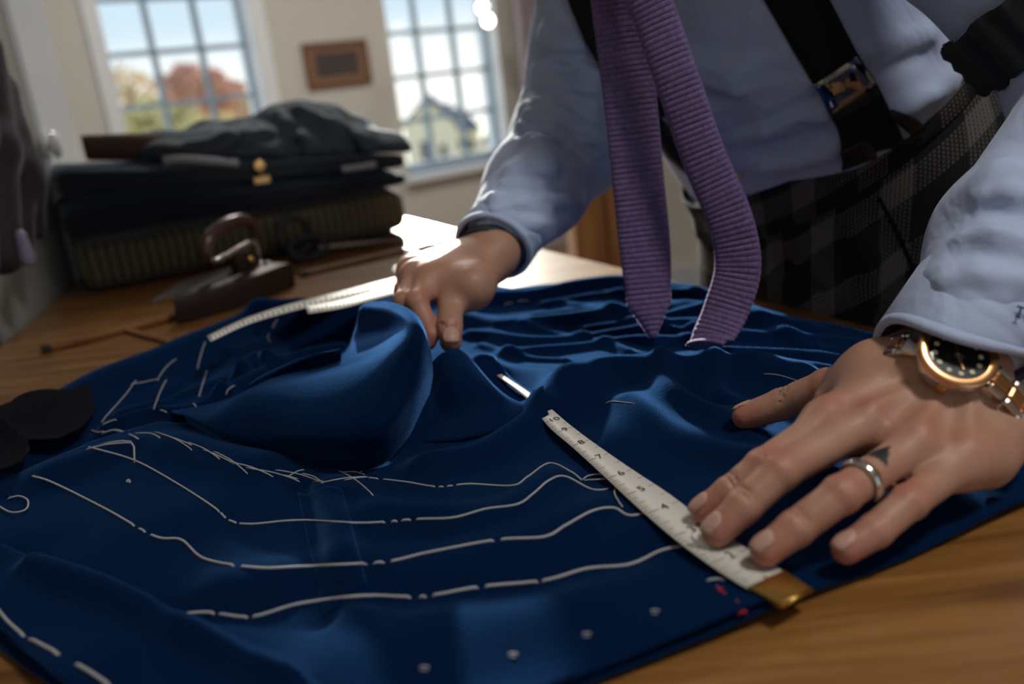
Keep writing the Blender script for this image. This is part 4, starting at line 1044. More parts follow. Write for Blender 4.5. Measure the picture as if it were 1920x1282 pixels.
WN = LAT.cross(FD); WN = WN if WN.z > 0 else -WN               # back of the wrist
FL = Field()
for f_ in ('index', 'middle', 'ring', 'little', 'thumb'): finger(FL, HL[f_], RL[f_])
# palm: bones from wrist to knuckles
for f_, a_, r0, r1 in (('index', 0.20, .0165, .0125), ('middle', 0.40, .0175, .0130), ('ring', 0.62, .0175, .0125), ('little', 0.85, .0170, .0118)):
    w_ = WT_.lerp(WLi, a_) + (HL[f_][0] - WRL).normalized() * 0.006 - UP * 0.004
    FL.cone(w_, HL[f_][0] - UP * 0.002, r0, r1, 0.014)
for a_, b_ in (('index', 'middle'), ('middle', 'ring'), ('ring', 'little')):
    m_ = (HL[a_][0] + HL[b_][0]) / 2; q = m_.lerp(WRL, 0.10) - UP * 0.003; FL.cone(q, m_.lerp(WRL, .6) - UP * .003, .0105, .0135, 0.010)
    FL.ball(m_.lerp((HL[a_][1] + HL[b_][1]) / 2, 0.10) - UP * .004, .0060, 0.005)
FL.cone(WT_.lerp(WLi, .25), HL['thumb'][0], .017, .0165, 0.016); FL.cone(HL['thumb'][0], HL['index'][0].lerp(HL['index'][1], -.35) - UP * .006, .0135, .0095, 0.02)
FL.cone(HL['thumb'][0], HL['thumb'][1].lerp(HL['index'][0], .35) - UP * .004, .0125, .0085, 0.015)
FL.cone(WLi - FD * .004, HL['little'][0].lerp(WLi, .45) - UP * .008, .0155, .0165, 0.014)
WCC0 = WCEN - WN * .032
FL.chain([WRL, WCC0, WCC0 + FD * .09, ELBL], [.0265, .0270, .033, .043], 0.014, (WN, 0.80))
NUP = nv((0.05, -0.15, 1.0))
for f_ in ('index', 'middle', 'ring', 'little'):
    FL.ball(HL[f_][0] + NUP * .0035, .0098, 0.008)                                        # knuckle
    FL.cone(HL[f_][0] + NUP * .0075, HL[f_][0].lerp(WRL + WN * .012, .75) + NUP * .0055, .0036, .0026, 0.008)   # tendon
    creases(FL, HL[f_], 1, NUP, RL[f_][1]); creases(FL, HL[f_], 2, NUP, RL[f_][2], 2)
for a_, b_ in (('index', 'middle'), ('middle', 'ring'), ('ring', 'little')):
    m_ = (HL[a_][0] + HL[b_][0]) / 2; FL.cone(m_ + NUP * .017, m_.lerp(WRL, .45) + NUP * .019, .0040, .0030, 0.010, None, True)
creases(FL, HL['thumb'], 2, nv((0, -.3, 1)), RL['thumb'][2]); creases(FL, HL['thumb'], 1, nv((0, -.3, 1)), RL['thumb'][1], 2)
VL, FcL = FL.surf(0.0014, smooth=1)
# ---- his right hand, gripping the lapel (left in the photograph)
HR = {'thumb': [(884, 540, .076), (846, 556, .070), (843, 612, .055), (845, 640, .046)],
      'index': [(806, 528, .083), (781, 566, .074), (797, 600, .060), (808, 628, .050)],
      'middle': [(780, 520, .084), (758, 566, .073), (787, 608, .056), (802, 640, .045)],
      'ring': [(772, 507, .080), (757, 545, .066), (782, 590, .048), (796, 612, .040)],
      'little': [(776, 498, .074), (768, 528, .060), (785, 560, .046), (795, 585, .038)]}
HR = {k: [P(*q) for q in v] for k, v in HR.items()}
RR_ = {'thumb': [.0135, .0115, .0108, .0092], 'index': [.0108, .0098, .0085, .0074], 'middle': [.0108, .0098, .0086, .0075], 'ring': [.0102, .0094, .0082, .0070], 'little': [.0095, .0082, .0074, .0064]}
WRR = Q(908, 484, 0.785); ELBR = Q(1082, 248, 0.97)
FDR = (ELBR - WRR).normalized()
FRt = Field()
for f_ in HR: finger(FRt, HR[f_], RR_[f_])
WLATR = nv(HR['little'][0] - HR['thumb'][0]); WLATR = (WLATR - FDR * WLATR.dot(FDR)).normalized(); WNR = WLATR.cross(FDR); WNR = WNR if WNR.z > 0 else -WNR
for f_, o_ in (('index', -.012), ('middle', .0), ('ring', .012), ('little', .021)):
    FRt.cone(WRR + WLATR * o_, HR[f_][0], .0185, .0128, 0.014)
FRt.cone(WRR - WLATR * .014, HR['thumb'][0], .0185, .0165, .014); FRt.cone(HR['thumb'][0], HR['index'][0].lerp(WRR, .2), .0140, .0105, .016)
FRt.cone(HR['thumb'][1], HR['index'][0].lerp(WRR, .15), .0095, .0100, .014)
for a_, b_ in (('index', 'middle'), ('middle', 'ring'), ('ring', 'little')):
    m_ = (HR[a_][0] + HR[b_][0]) / 2; FRt.cone(m_.lerp(WRR, .12), m_.lerp(WRR, .65), .0115, .0150, 0.012)
FRt.chain([WRR, WRR + FDR * .04, WRR + FDR * .12, ELBR], [.0265, .0275, .034, .042], 0.014, (WNR, 0.80))
for f_ in ('index', 'middle'):
    nn = nv((-.5, -.3, .8)); FRt.ball(HR[f_][0] + UP * .003, .0100, .008); creases(FRt, HR[f_], 1, nn, RR_[f_][1])
for f_ in ('index', 'middle'): FRt.cone(HR[f_][0] + UP * .0075, HR[f_][0].lerp(WRR + WNR * .012, .7) + UP * .005, .0036, .0026, .008)
creases(FRt, HR['thumb'], 2, nv((.1, -.9, .3)), RR_['thumb'][2]); 
VR, FcR = FRt.surf(0.0015, smooth=1)
# ---- head, neck and trunk under the clothes (out of the frame, coarse)
FH = Field(); HD = NECK + AX * 0.06 + BN * 0.05; HU = nv(UP * .75 + BN * .66); HFw = nv(BN * .75 - UP * .66)
HC = HD + HU * 0.11
FH.chain([NECK - AX * .06, NECK + AX * .03, HD + HU * .03], [.066, .058, .055], .02); FH.ball(HC + HU * .02 - HFw * .012, .093, .02, (BL, .86)); FH.cone(HC - HU * .01 + HFw * .02, HC - HU * .085 + HFw * .045, .066, .034, .03, (BL, .9))
FH.cone(HC + HFw * .085 + HU * .012, HC + HFw * .105 - HU * .022, .008, .013, .01)
for s_ in (-1, 1):
    FH.ball(HC + BL * (s_ * .080) - HU * .005 - HFw * .005, .026, .008, (BL, .35)); FH.ball(HC + BL * (s_ * .032) + HFw * .083 + HU * .014, .014, .008, None, True); FH.ball(HC + BL * (s_ * .032) + HFw * .072 + HU * .012, .013, .003)
FH.cone(HC + BL * .022 + HFw * .082 - HU * .052, HC - BL * .022 + HFw * .082 - HU * .052, .007, .007, .006); FH.cone(HC + BL * .02 + HFw * .09 - HU * .050, HC - BL * .02 + HFw * .09 - HU * .050, .0015, .0015, .004, None, True)
FH.chain([NECK - AX * .05, BC + AX * .28, BC + AX * .05], [.10, .13, .13], .05, (FR, .68)); FH.cone(SHL, SHR, .06, .06, .04); FH.cone(SHL, ELBL, .047, .042, .03); FH.chain([SHR, Q(1118, -190, 1.0), ELBR], [.040, .036, .036], .02)
VH, FcH = FH.surf(0.006, smooth=2)
Vb = np.vstack([VL, VR, VH]); Fb = np.vstack([FcL, FcR + len(VL), FcH + len(VL) + len(VR)])
red = np.zeros(len(Vb)); ink = np.zeros(len(Vb))
def paint(arr, c, r, a=1.0, aniso=None):
    d = np.linalg.norm(Vb - np.array(tuple(c)), axis=1); np.maximum(arr, a * np.exp(-(d / r) ** 2), out=arr)
for Hh in (HL, HR):
    for f_ in Hh:
        paint(red, Hh[f_][1] + UP * .006, .011, .55); paint(red, Hh[f_][3], .014, .75); paint(red, Hh[f_][2], .009, .45)
        if f_ != 'thumb': paint(red, Hh[f_][0] + UP * .008, .013, .45)
# ink mark on the ring finger: a small arrow pointing to the wrist; and a dark band round the wrist
rd = (HL['ring'][0] - HL['ring'][1]).normalized(); rs = rd.cross(UP).normalized(); r0 = HL['ring'][1].lerp(HL['ring'][0], .40)
q = Vb - np.array(tuple(r0)); qa = q @ np.array(tuple(rd)); qs = np.abs(q @ np.array(tuple(rs))); qz = q[:, 2]
ink = np.maximum(ink, ((qa > 0) & (qa < .014) & (qs < (.014 - qa) * .55) & (qz > 0) & (qz < .03)).astype(float))
body = npmesh('body', Vb, Fb, M_skin, man, {'red': np.clip(red, 0, 1), 'ink': ink})
for f_ in ('index', 'middle', 'ring', 'little'):
    J = HL[f_]; d_ = (J[3] - J[2]).normalized(); nail(J, RL[f_][3], nv(UP * 1.0 - d_ * .1), man, 1.05, RL[f_][2])
nail(HL['thumb'], RL['thumb'][3], nv((-.1, .55, .8)), man, 1.1); nail(HR['thumb'], RR_['thumb'][3], nv((.15, -.95, .35)), man, 1.2)
# hair
FA = Field(); FA.ball(HC + HU * .032 - HFw * .018, .097, .02, (BL, .87)); FA.cone(HC - HFw * .07, HC - HFw * .06 - HU * .06, .04, .02, .03)
FA.ball(HC + HFw * .085 - HU * .01, .075, .02, None, True)
Va, Fa = FA.surf(0.006, smooth=2); npmesh('hair', Va, Fa, mat('hair', (0.05, 0.035, 0.025), 0.7, bump=(150, .6, .004)), man)

# ---- ring, wrist band
M_silver = mat('silver', (0.78, 0.76, 0.72), 0.18, 1.0)
rc = HL['ring'][1].lerp(HL['ring'][0], .24); rr_ = lerp(RL['ring'][1], RL['ring'][0], .24) * 1.08
rux = rd.cross(UP).normalized(); ruy = rux.cross(rd).normalized()
MB().loft([[rc + rd * z_ + rux * (r_ * math.cos(2 * math.pi * k / 40)) + ruy * (r_ * math.sin(2 * math.pi * k / 40)) for k in range(40)] for z_, r_ in ((-.0026, rr_ - .0006), (-.0029, rr_ + .0006), (-.0018, rr_ + .0013), (0, rr_ + .0016), (.0018, rr_ + .0013), (.0029, rr_ + .0006), (.0026, rr_ - .0006))], cap=False).build('ring', M_silver, man, True)
wb = [WRR + FDR * .010 + WLATR * (.0305 * math.cos(2 * math.pi * k / 28)) + WNR * (.0255 * math.sin(2 * math.pi * k / 28)) for k in range(29)]
MB().loft([[p + FDR * z_ + (p - WRR - FDR * .010).normalized() * e_ for p in wb[:-1]] for z_, e_ in ((-.006, 0), (-.006, .002), (.006, .002), (.006, 0))], cap=False).build('wrist_band', mat('dark_leather', (0.03, 0.035, 0.04), 0.6), man, True)

# ---- shirt
def shirtmat():
    mt = mat('shirt_cotton', (0.47, 0.56, 0.80), 0.75, spec=0.25, sheen=0.25, sheen_tint=(.9, .95, 1)); n = mt.node_tree; b = n.nodes['Principled BSDF']
    tc = n.nodes.new('ShaderNodeTexCoord'); t = n.nodes.new('ShaderNodeTexNoise'); t.inputs['Scale'].default_value = 900; n.links.new(tc.outputs['Object'], t.inputs['Vector'])
    t2 = n.nodes.new('ShaderNodeTexNoise'); t2.inputs['Scale'].default_value = 14; t2.inputs['Detail'].default_value = 3; t2.inputs['Distortion'].default_value = .8; n.links.new(tc.outputs['Object'], t2.inputs['Vector'])
    ad = n.nodes.new('ShaderNodeMath'); ad.operation = 'MULTIPLY_ADD'; ad.inputs[1].default_value = 0.02; n.links.new(t.outputs[0], ad.inputs[0]); n.links.new(t2.outputs[0], ad.inputs[2])
    bp = n.nodes.new('ShaderNodeBump'); bp.inputs['Strength'].default_value = 0.6; bp.inputs['Distance'].default_value = 0.012; n.links.new(ad.outputs[0], bp.inputs['Height']); n.links.new(bp.outputs[0], b.inputs['Normal'])
    return mt
M_shirt = shirtmat()
def folds(F, lines, sub=False, r=.008, k=.018, sink=.5):
    base = list(F.p)
    B = Field(); B.p = base
    for px in lines:
        pl = []
        for x, y in px:
            w_ = B.trace(x, y)
            if w_ is None: continue
            g_ = B.grad(w_[None])[0]; pl.append(Vector(w_ - g_ * (r * sink) * (-.6 if sub else 1)))
        if len(pl) > 1: F.chain(pl, [r * .8] + [r] * (len(pl) - 2) + [r * .6], k, None, sub)
FS = Field()
FS.chain([BC - AX * .06, BC + AX * .02, BC + AX * .16 - FR * .01, BC + AX * .34 - FR * .015, NECK - AX * .03 - FR * .01], [.168, .171, .175, .165, .11], .05, (FR, .765))
FS.cone(SHL - AX * .02, SHR - AX * .02, .062, .062, .06)
FS.cone(BC + FR * .02 + AX * .04 + BL * .02, BC + FR * .03 + AX * .14 + BL * .02, .085, .09, .06)      # blousing over the waist
TORSO = Field(); TORSO.p = list(FS.p)
folds(FS, [[(1270, 228), (1340, 222), (1430, 195), (1520, 158)], [(1640, 110), (1740, 70), (1850, 10)], [(1400, 260), (1470, 235), (1540, 225)], [(1340, 300), (1440, 300), (1540, 285)], [(1300, 120), (1380, 140), (1460, 110)], [(1700, 200), (1780, 150), (1870, 80)]], r=.009, sink=.15)
folds(FS, [[(1280, 246), (1350, 240), (1440, 212), (1530, 174)], [(1640, 128), (1740, 90), (1860, 30)], [(1420, 285), (1500, 258), (1560, 250)]], True, .008, .014, sink=.1)
folds(FS, [[(1285, 236), (1360, 228), (1440, 200), (1525, 164)], [(1350, 262), (1430, 250), (1500, 240)], [(1645, 118), (1740, 78), (1840, 28)], [(1430, 320), (1500, 305), (1560, 292)], [(1300, 150), (1380, 170), (1470, 150)], [(1690, 215), (1750, 180), (1820, 120)]], r=.0045, k=.008, sink=.0)
V, Fc = FS.surf(0.0038, clip=[(BC - AXT * .02, -AXT)], smooth=2)
shirt = empty('shirt', BC); setparent(shirt, man)
npmesh('shirt_body', V, Fc, M_shirt, shirt)
# far sleeve
FSR = Field()
CFR = WRR + FDR * .022
FSR.chain([CFR + FDR * .028, CFR + FDR * .10, ELBR - FDR * .02, ELBR + UP * .008], [.038, .050, .060, .058], .02)
SHV = Q(1118, -190, 1.0)
FSR.chain([ELBR + UP * .004, ELBR.lerp(SHV, .35), ELBR.lerp(SHV, .75), SHV], [.058, .054, .056, .062], .03); FSR.cone(SHV, SHR, .062, .066, .03)
folds(FSR, [[(930, 372), (985, 362), (1050, 375), (1090, 380)], [(990, 225), (1040, 235), (1100, 270), (1130, 275)], [(985, 205), (1040, 205), (1110, 225)], [(960, 320), (1020, 300), (1100, 310)], [(1010, 130), (1060, 150), (1110, 140)], [(920, 420), (980, 420), (1030, 440)], [(1025, 60), (1060, 90), (1100, 80)], [(1000, 260), (1020, 320), (1030, 400)], [(1060, 180), (1110, 200), (1150, 190)], [(940, 395), (1000, 400), (1060, 420)]], r=.0085, k=.014, sink=.1)
folds(FSR, [[(985, 218), (1040, 222), (1110, 248)], [(945, 350), (1000, 345), (1080, 350)], [(1010, 105), (1060, 120), (1110, 110)], [(985, 245), (1050, 258), (1120, 290)], [(950, 388), (1010, 388), (1060, 402)]], True, .0065, .010, sink=.1)
folds(FSR, [[(988, 214), (1060, 214), (1135, 262)], [(972, 236), (1040, 244), (1120, 292)], [(1004, 188), (1080, 184), (1120, 200)], [(944, 346), (1010, 353), (1078, 345)], [(1005, 262), (1060, 268), (1105, 300)], [(925, 395), (975, 385), (1030, 395)], [(1012, 120), (1060, 110), (1100, 125)], [(1016, 160), (1060, 152), (1115, 165)], [(900, 425), (950, 440), (1000, 460)]], r=.0042, k=.007, sink=.0)
V, Fc = FSR.surf(0.0026, smooth=1); npmesh('sleeve', V, Fc, M_shirt, shirt)
# near sleeve
FSL = Field(); CFL = WCEN - WN * .026 + FD * .030
FSL.chain([CFL + FD * .030, CFL + FD * .09, ELBL - FD * .02, ELBL + UP * .01], [.040, .049, .058, .060], .02); FSL.chain([ELBL, ELBL.lerp(SHL, .4), ELBL.lerp(SHL, .8), SHL], [.062, .058, .066, .072], .03)
folds(FSL, [[(1790, 470), (1850, 460), (1920, 470)], [(1840, 350), (1880, 330), (1930, 340)], [(1870, 230), (1920, 250)], [(1760, 520), (1800, 540), (1900, 530)]], r=.008, k=.018)
folds(FSL, [[(1765, 530), (1830, 515), (1915, 525)], [(1800, 450), (1860, 440), (1920, 452)], [(1840, 370), (1890, 362), (1930, 372)], [(1740, 570), (1800, 575), (1880, 565)]], r=.0045, k=.008, sink=.0)
V, Fc = FSL.surf(0.0032, smooth=2); npmesh('sleeve', V, Fc, M_shirt, shirt)
def cuff(cen, ax, u, w, L, r, parent, shear=0.0):
    """stiff shirt cuff: double wall, rolled ends, a line of stitching"""
    mb = MB(); prof = [(0.0, r - .0018), (-.0006, r), (.0, r + .0018), (.002, r + .0026), (.0055, r + .0026), (.0062, r + .0020), (.0069, r + .0026), (L - .004, r + .0020), (L, r + .0012), (L, r - .001), (0.004, r - .0016)]
    n = 64; rings = []
    for z_, q in prof: rings.append([cen + ax * (z_ + shear * (1 - max(z_, 0) / L) * (.35 * math.cos(2 * math.pi * k / n) + .65 * math.cos(2 * math.pi * k / n) ** 2)) + u * (q * 1.06 * math.cos(2 * math.pi * k / n)) + w * (q * 0.94 * math.sin(2 * math.pi * k / n)) for k in range(n)])
    return mb.loft(rings, cap=False).build('cuff', M_shirt, parent, True, 60)
cuff(CFR - FDR * .006, FDR, WLATR, WNR, .066, .0365, shirt)
cuff(CFL - FD * .030, FD, LAT, WN, .070, .0385, shirt, .036)
# monogram on the near cuff
M_mono = mat('navy_embroidery', (0.03, 0.06, 0.16), 0.8)
mq = ray(1913, 590).normalized()
def cylhit(x, y, cen, ax, r):
    o = Vector((0, 0, CAMZ)); d = ray(x, y).normalized(); oc = o - cen
    d_ = d - ax * d.dot(ax); oc_ = oc - ax * oc.dot(ax); a = d_.dot(d_); b = 2 * d_.dot(oc_); c = oc_.dot(oc_) - r * r; D = b * b - 4 * a * c
    return o + d * ((-b - math.sqrt(max(D, 0))) / (2 * a))
mono = MB()
for pts in ([(1908, 574), (1922, 578)], [(1915, 576), (1909, 594)], [(1904, 592), (1913, 596)], [(1924, 580), (1932, 600)]): mono.tube([cylhit(x, y, CFL, FD, .0420) for x, y in pts], .0006, 6)
mono.build('monogram', M_mono, shirt, True)
# buttons of the front
def button(x, y, F, parent, r=.0055):
    p = F.trace(x, y); g_ = Vector(F.grad(p[None])[0]); p = Vector(p) + g_ * .001; u = g_.orthogonal().normalized(); w = g_.cross(u)
    b = MB().lathe([(0, 0), (r, 0), (r, .0012), (r * .85, .002), (r * .7, .0013), (0, .0012)], p, (u, w, g_), 20).build('button', mat('pearl_button', (.55, .55, .55), .2), parent, True, 40)
    h = MB()
    for k in range(4): h.lathe([(0, .0012), (.0006, .0012), (.0006, .0016), (0, .0016)], p + u * (.0013 * math.cos(k * 1.571 + .7)) + w * (.0013 * math.sin(k * 1.571 + .7)), (u, w, g_), 8)
    h.build('button_hole', M_dark, parent)
button(1384, 325, FS, shirt)
# placket line
pl = [FS.trace(x, y) for x, y in ((1362, 270), (1368, 300), (1378, 340), (1392, 366))]
if all(p is not None for p in pl): MB().tube([Vector(q) for q in catmull(pl, 5)], .0009, 5).build('placket_edge', M_shirt, shirt, True)
# collar round the neck
MB().loft([[NECK + AX * z_ + BL * (r_ * math.cos(2 * math.pi * k / 32)) + FR * (r_ * math.sin(2 * math.pi * k / 32)) for k in range(32)] for z_, r_ in ((-.02, .075), (.03, .066), (.031, .069), (-.012, .086))], cap=False).build('collar', M_shirt, shirt, True)

# ---- strip that lies on a surface between two pixel edge lines
def strip(name, Lp, Rp, F, mt, parent, off=.002, thick=.0016, n=4, m=4, back=None):
    Lq, Rq = catmull(np.array(Lp, float), n), catmull(np.array(Rp, float), n); G = []
    for a, b in zip(Lq, Rq):
        row = []
        for k in range(m):
            x, y = lerp(a, b, k / (m - 1)); p = F.trace(x, y, off)
            if p is None: row = None; break
            row.append(p)
        if row is not None: G.append(row)
    return gridmesh(name, np.array(G), mt, parent, True, thick, 1)
M_strap = mat('black_elastic', (0.003, 0.0035, 0.006), 0.85, bump=(900, .4, .0006))
M_leather = mat('black_leather', (0.008, 0.008, 0.009), 0.42, bump=(200, .2, .001))
sus = empty('suspenders', BC); setparent(sus, man)
strip('strap', [(1255, -330), (1310, -210), (1350, -130), (1395, -60), (1432, 0), (1490, 100), (1528, 162), (1556, 215), (1572, 250), (1580, 300)], [(1375, -350), (1430, -225), (1470, -145), (1520, -60), (1556, 0), (1608, 100), (1645, 158), (1668, 205), (1682, 235), (1700, 272)], FS, M_strap, sus, .0025, .0022)
cl = strip('clasp', [(1526, 160), (1560, 214)], [(1606, 106), (1644, 158)], FS, mat('polished_steel', (.35, .33, .32), .06, 1.0), sus, .0055, .0015, 6, 5)
strip('slide', [(1556, 214), (1566, 232)], [(1646, 162), (1655, 178)], FS, M_leather, sus, .0055, .0012, 4, 5)
strip('leather_tab', [(1576, 285), (1580, 305), (1578, 322)], [(1625, 262), (1640, 280), (1646, 296)], FS, M_leather, sus, .006, .002, 4, 4)
strip('leather_tab', [(1660, 215), (1690, 238), (1712, 258)], [(1672, 205), (1715, 222), (1738, 240)], FS, M_leather, sus, .006, .002, 4, 4)
FU = Field(); FU.p = FS.p + FSR.p
strip('strap', [(1040, -300), (1044, -160), (1052, -60), (1064, 0), (1080, 40), (1100, 85), (1122, 120), (1150, 162), (1190, 205), (1225, 235)], [(1120, -310), (1132, -160), (1140, -60), (1146, 0), (1148, 40), (1152, 78), (1166, 105), (1190, 135), (1222, 172), (1252, 212)], FU, M_strap, sus, .004, .0022)
lowp = [Q(1222, 205, .93), Q(1248, 235, .92), Q(1272, 268, .91), Q(1300, 294, .90), Q(1330, 312, .90), Q(1360, 330, .90)]
MB().loft([[p + BL * (w_ * math.cos(2 * math.pi * k / 12)) + (UP * .8 - BN * .6) * (h_ * math.sin(2 * math.pi * k / 12)) for k in range(12)] for p, w_, h_ in zip(lowp, (.020, .022, .023, .022, .018, .012), (.008, .014, .018, .019, .015, .009))]).build('leather_tab', M_leather, sus, True)
# sleeve garter on the near arm
UD = (SHL - ELBL).normalized(); ga = nv(UD.cross(UP)); gb = ga.cross(UD); rings = []
def pxof(p):
    q = Vector(p) - Vector((0, 0, CAMZ)); f = q.dot(fwd); return W / 2 + q.dot(xc) / f * FPX, H / 2 - q.dot(yc) / f * FPX
gt = min(np.linspace(.05, .9, 86), key=lambda t: abs(pxof(ELBL.lerp(SHL, float(t)))[0] - 1960)); gc = ELBL.lerp(SHL, float(gt))
for i in range(9):
    z_ = (i - 4) * .006; rings.append([gc + UD * (z_ + .0015 * math.sin(k * .9)) + ga * (math.cos(2 * math.pi * k / 72)) * (.067 + .003 * math.sin(k * 1.75) + .002 * (i % 2)) + gb * math.sin(2 * math.pi * k / 72) * (.067 + .003 * math.sin(k * 1.75) + .002 * (i % 2)) for k in range(72)])
MB().loft(rings, cap=False).build('sleeve_garter', mat('garter', (.012, .016, .02), .6), man, True)

# ---- tie: two knitted blades hanging from the neck
def tiemat():
    mt = mat('purple_knit', (0.17, 0.085, 0.22), 0.85, sheen=.3, sheen_tint=(.8, .6, 1)); n = mt.node_tree; b = n.nodes['Principled BSDF']
    uv = n.nodes.new('ShaderNodeTexCoord'); mp = n.nodes.new('ShaderNodeMapping'); mp.inputs['Scale'].default_value = (65.2, 30, 1); n.links.new(uv.outputs['UV'], mp.inputs[0])
    t = n.nodes.new('ShaderNodeTexVoronoi'); t.inputs['Scale'].default_value = 1.0; n.links.new(mp.outputs[0], t.inputs['Vector'])
    cr = n.nodes.new('ShaderNodeValToRGB'); cr.color_ramp.elements[0].color = (0.20, 0.135, 0.31, 1); cr.color_ramp.elements[1].color = (0.12, 0.075, 0.19, 1); cr.color_ramp.elements[1].position = .8
    n.links.new(t.outputs['Distance'], cr.inputs[0]); n.links.new(cr.outputs[0], b.inputs['Base Color'])
    return mt
M_tie = tiemat()
tie = empty('tie', NECK); setparent(tie, man)
def blade(cpts, hw, parent, point, rib=.0046, face=None, fold=None):
    """knitted ribbon; cpts centre line (world), hw half widths, ribs across it are real relief"""
    n = 40; c = catmull([tuple(p) for p in cpts], n); w = catmull([(h_,) for h_ in hw], n)[:, 0]
    s = np.concatenate([[0], np.cumsum(np.linalg.norm(np.diff(c, axis=0), axis=1))]); N = int(s[-1] / .0011)
    t = np.linspace(0, s[-1], N); c = np.stack([np.interp(t, s, c[:, k]) for k in range(3)], 1); w = np.interp(t, s, w)
    G = []; sd = Vector(face)
    for i in range(N):
        d = Vector(c[min(i + 1, N - 1)] - c[max(i - 1, 0)]).normalized(); u = (sd - d * sd.dot(d)).normalized(); nr = u.cross(d); nr = nr if nr.y < 0 else -nr
        row = []
        rb = .00048 * math.sin(2 * math.pi * t[i] / rib)
        for v in (-1, -.94, -.8, -.55, -.25, 0, .25, .55, .8, .94, 1):
            sag = 0.0
            if point and s[-1] - t[i] < point: wmax = w[i] * (s[-1] - t[i]) / point; wmax = max(wmax, .0006)
            else: wmax = w[i]
            bulge = .0035 * math.sqrt(max(0, 1 - v * v))
            row.append(tuple(Vector(c[i]) + u * (v * wmax) + nr * (bulge + (rb if abs(v) < .97 else 0))))
        G.append(row)
    G = np.array(G)
    o = gridmesh('blade', G, M_tie, parent, True, .003, -1)
    uvl = o.data.uv_layers[0].data
    li = np.zeros(len(o.data.loops), int); o.data.loops.foreach_get('vertex_index', li); uvl.foreach_set('uv', np.stack([t[li // 11] / .3, (li % 11) / 10], 1).ravel())
    return o
blade([NECK + BN * .055 + UP * .02, Q(1128, -220, .785), Q(1150, -60, .775), Q(1165, 60, .768), Q(1182, 200, .760), Q(1196, 340, .752), Q(1208, 460, .745), Q(1216, 560, .735), Q(1224, 633, .727)], [.016, .018, .0205, .0208, .0208, .0205, .0205, .0175, .015], tie, .030, face=(1, 0.05, .06))
blade([NECK + BN * .05 + BL * .03 + UP * .02, Q(1160, -220, .75), Q(1195, -60, .735), Q(1232, 40, .73), Q(1270, 150, .722), Q(1318, 290, .715), Q(1368, 410, .705), Q(1383, 500, .70), Q(1362, 580, .693), Q(1338, 632, .682), Q(1322, 650, .672)], [.014, .014, .0150, .0150, .0152, .0155, .0160, .0165, .0165, .0165, .0165], tie, 0, face=(.93, -.25, .25))

# ---- trousers
FT = Field()
HIPC = BC - AXT * .10 - BN * .015; HIPC2 = Vector((BC.x, BC.y, -.10)) - BN * .035
FT.chain([BC + AXT * .01, BC - AXT * .07, HIPC2], [.166, .178, .185], .05, (BN, .78))
FT.cone(BC - AXT * .08 - BN * .06, HIPC2 - BN * .05, .14, .15, .05)
for s_ in (-1, 1):
    hp_ = HIPC2 + BL * (s_ * .085) - UP * .05; kn_ = Vector((hp_.x, hp_.y, -.46)) - BN * .01; an_ = Vector((hp_.x, hp_.y, -.83)) - BN * .03
    FT.chain([hp_, kn_, an_], [.10, .078, .075], .02)
TRB = Field(); TRB.p = list(FT.p)
folds(FT, [[(1420, 460), (1440, 520), (1500, 560)], [(1480, 420), (1500, 490), (1560, 540)], [(1400, 420), (1450, 440)], [(1600, 440), (1640, 500), (1660, 560)], [(1560, 560), (1640, 560), (1700, 570)], [(1420, 540), (1500, 575), (1600, 585)]], r=.008, k=.018)
folds(FT, [[(1440, 430), (1470, 500), (1530, 550)], [(1560, 430), (1590, 500)]], True, .006, .014)
V, Fc = FT.surf(0.005, clip=[(BC + AXT * .004, AXT), ((0, 0, -.85), (0, 0, -1))], smooth=2)
def plaidmat():
    mt = mat('glen_check', (.02, .02, .022), .95, spec=.1); n = mt.node_tree; b = n.nodes['Principled BSDF']
    at = n.nodes.new('ShaderNodeAttribute'); at.attribute_name = 'puv'; sp_ = n.nodes.new('ShaderNodeSeparateXYZ'); n.links.new(at.outputs['Vector'], sp_.inputs[0])
    def M(op, a, b_=None, c=None):
        q = n.nodes.new('ShaderNodeMath'); q.operation = op
        for i, z in enumerate((a, b_, c)):
            if z is None: continue
            if isinstance(z, (int, float)): q.inputs[i].default_value = z
            else: n.links.new(z, q.inputs[i])
        return q.outputs[0]
    def wv(s_, per, thr, ph=0.0): return M('GREATER_THAN', M('SINE', M('MULTIPLY_ADD', s_, 2 * math.pi / per, ph)), thr)
    u, v = sp_.outputs[0], sp_.outputs[1]
    fu, fv = wv(u, .0032, .1), wv(v, .0032, .1); gu, gv = wv(u, .062, .35, .6), wv(v, .058, .35, 1.0); hu, hv = wv(u, .0022, .2), wv(v, .0022, .2)
    val = M('MAXIMUM', M('MULTIPLY', M('MULTIPLY', fu, fv), M('MAXIMUM', gu, gv)), M('MULTIPLY', M('MULTIPLY', hu, hv), .35))
    both = M('MULTIPLY', M('MULTIPLY', gu, gv), M('MAXIMUM', fu, fv)); val = M('MAXIMUM', val, M('MULTIPLY', both, .8))
    mx = n.nodes.new('ShaderNodeMix'); mx.data_type = 'RGBA'; mx.inputs['A'].default_value = (.008, .008, .009, 1); mx.inputs['B'].default_value = (.17, .165, .16, 1)
    n.links.new(val, mx.inputs['Factor']); n.links.new(mx.outputs['Result'], b.inputs['Base Color']); return mt
M_plaid = plaidmat()
def puv(V, scale=.16):
    q = V - np.array(tuple(BC)); a = np.arctan2(q @ np.array(tuple(BL)), q @ np.array(tuple(BN)))
    return np.stack([a * scale, q @ np.array(tuple(AXT)), np.zeros(len(V))], 1)
tr = empty('trousers', Vector((HIPC2.x, HIPC2.y, -.85))); setparent(tr, man)
npmesh('trouser_legs', V, Fc, M_plaid, tr, {'puv': puv(V)})
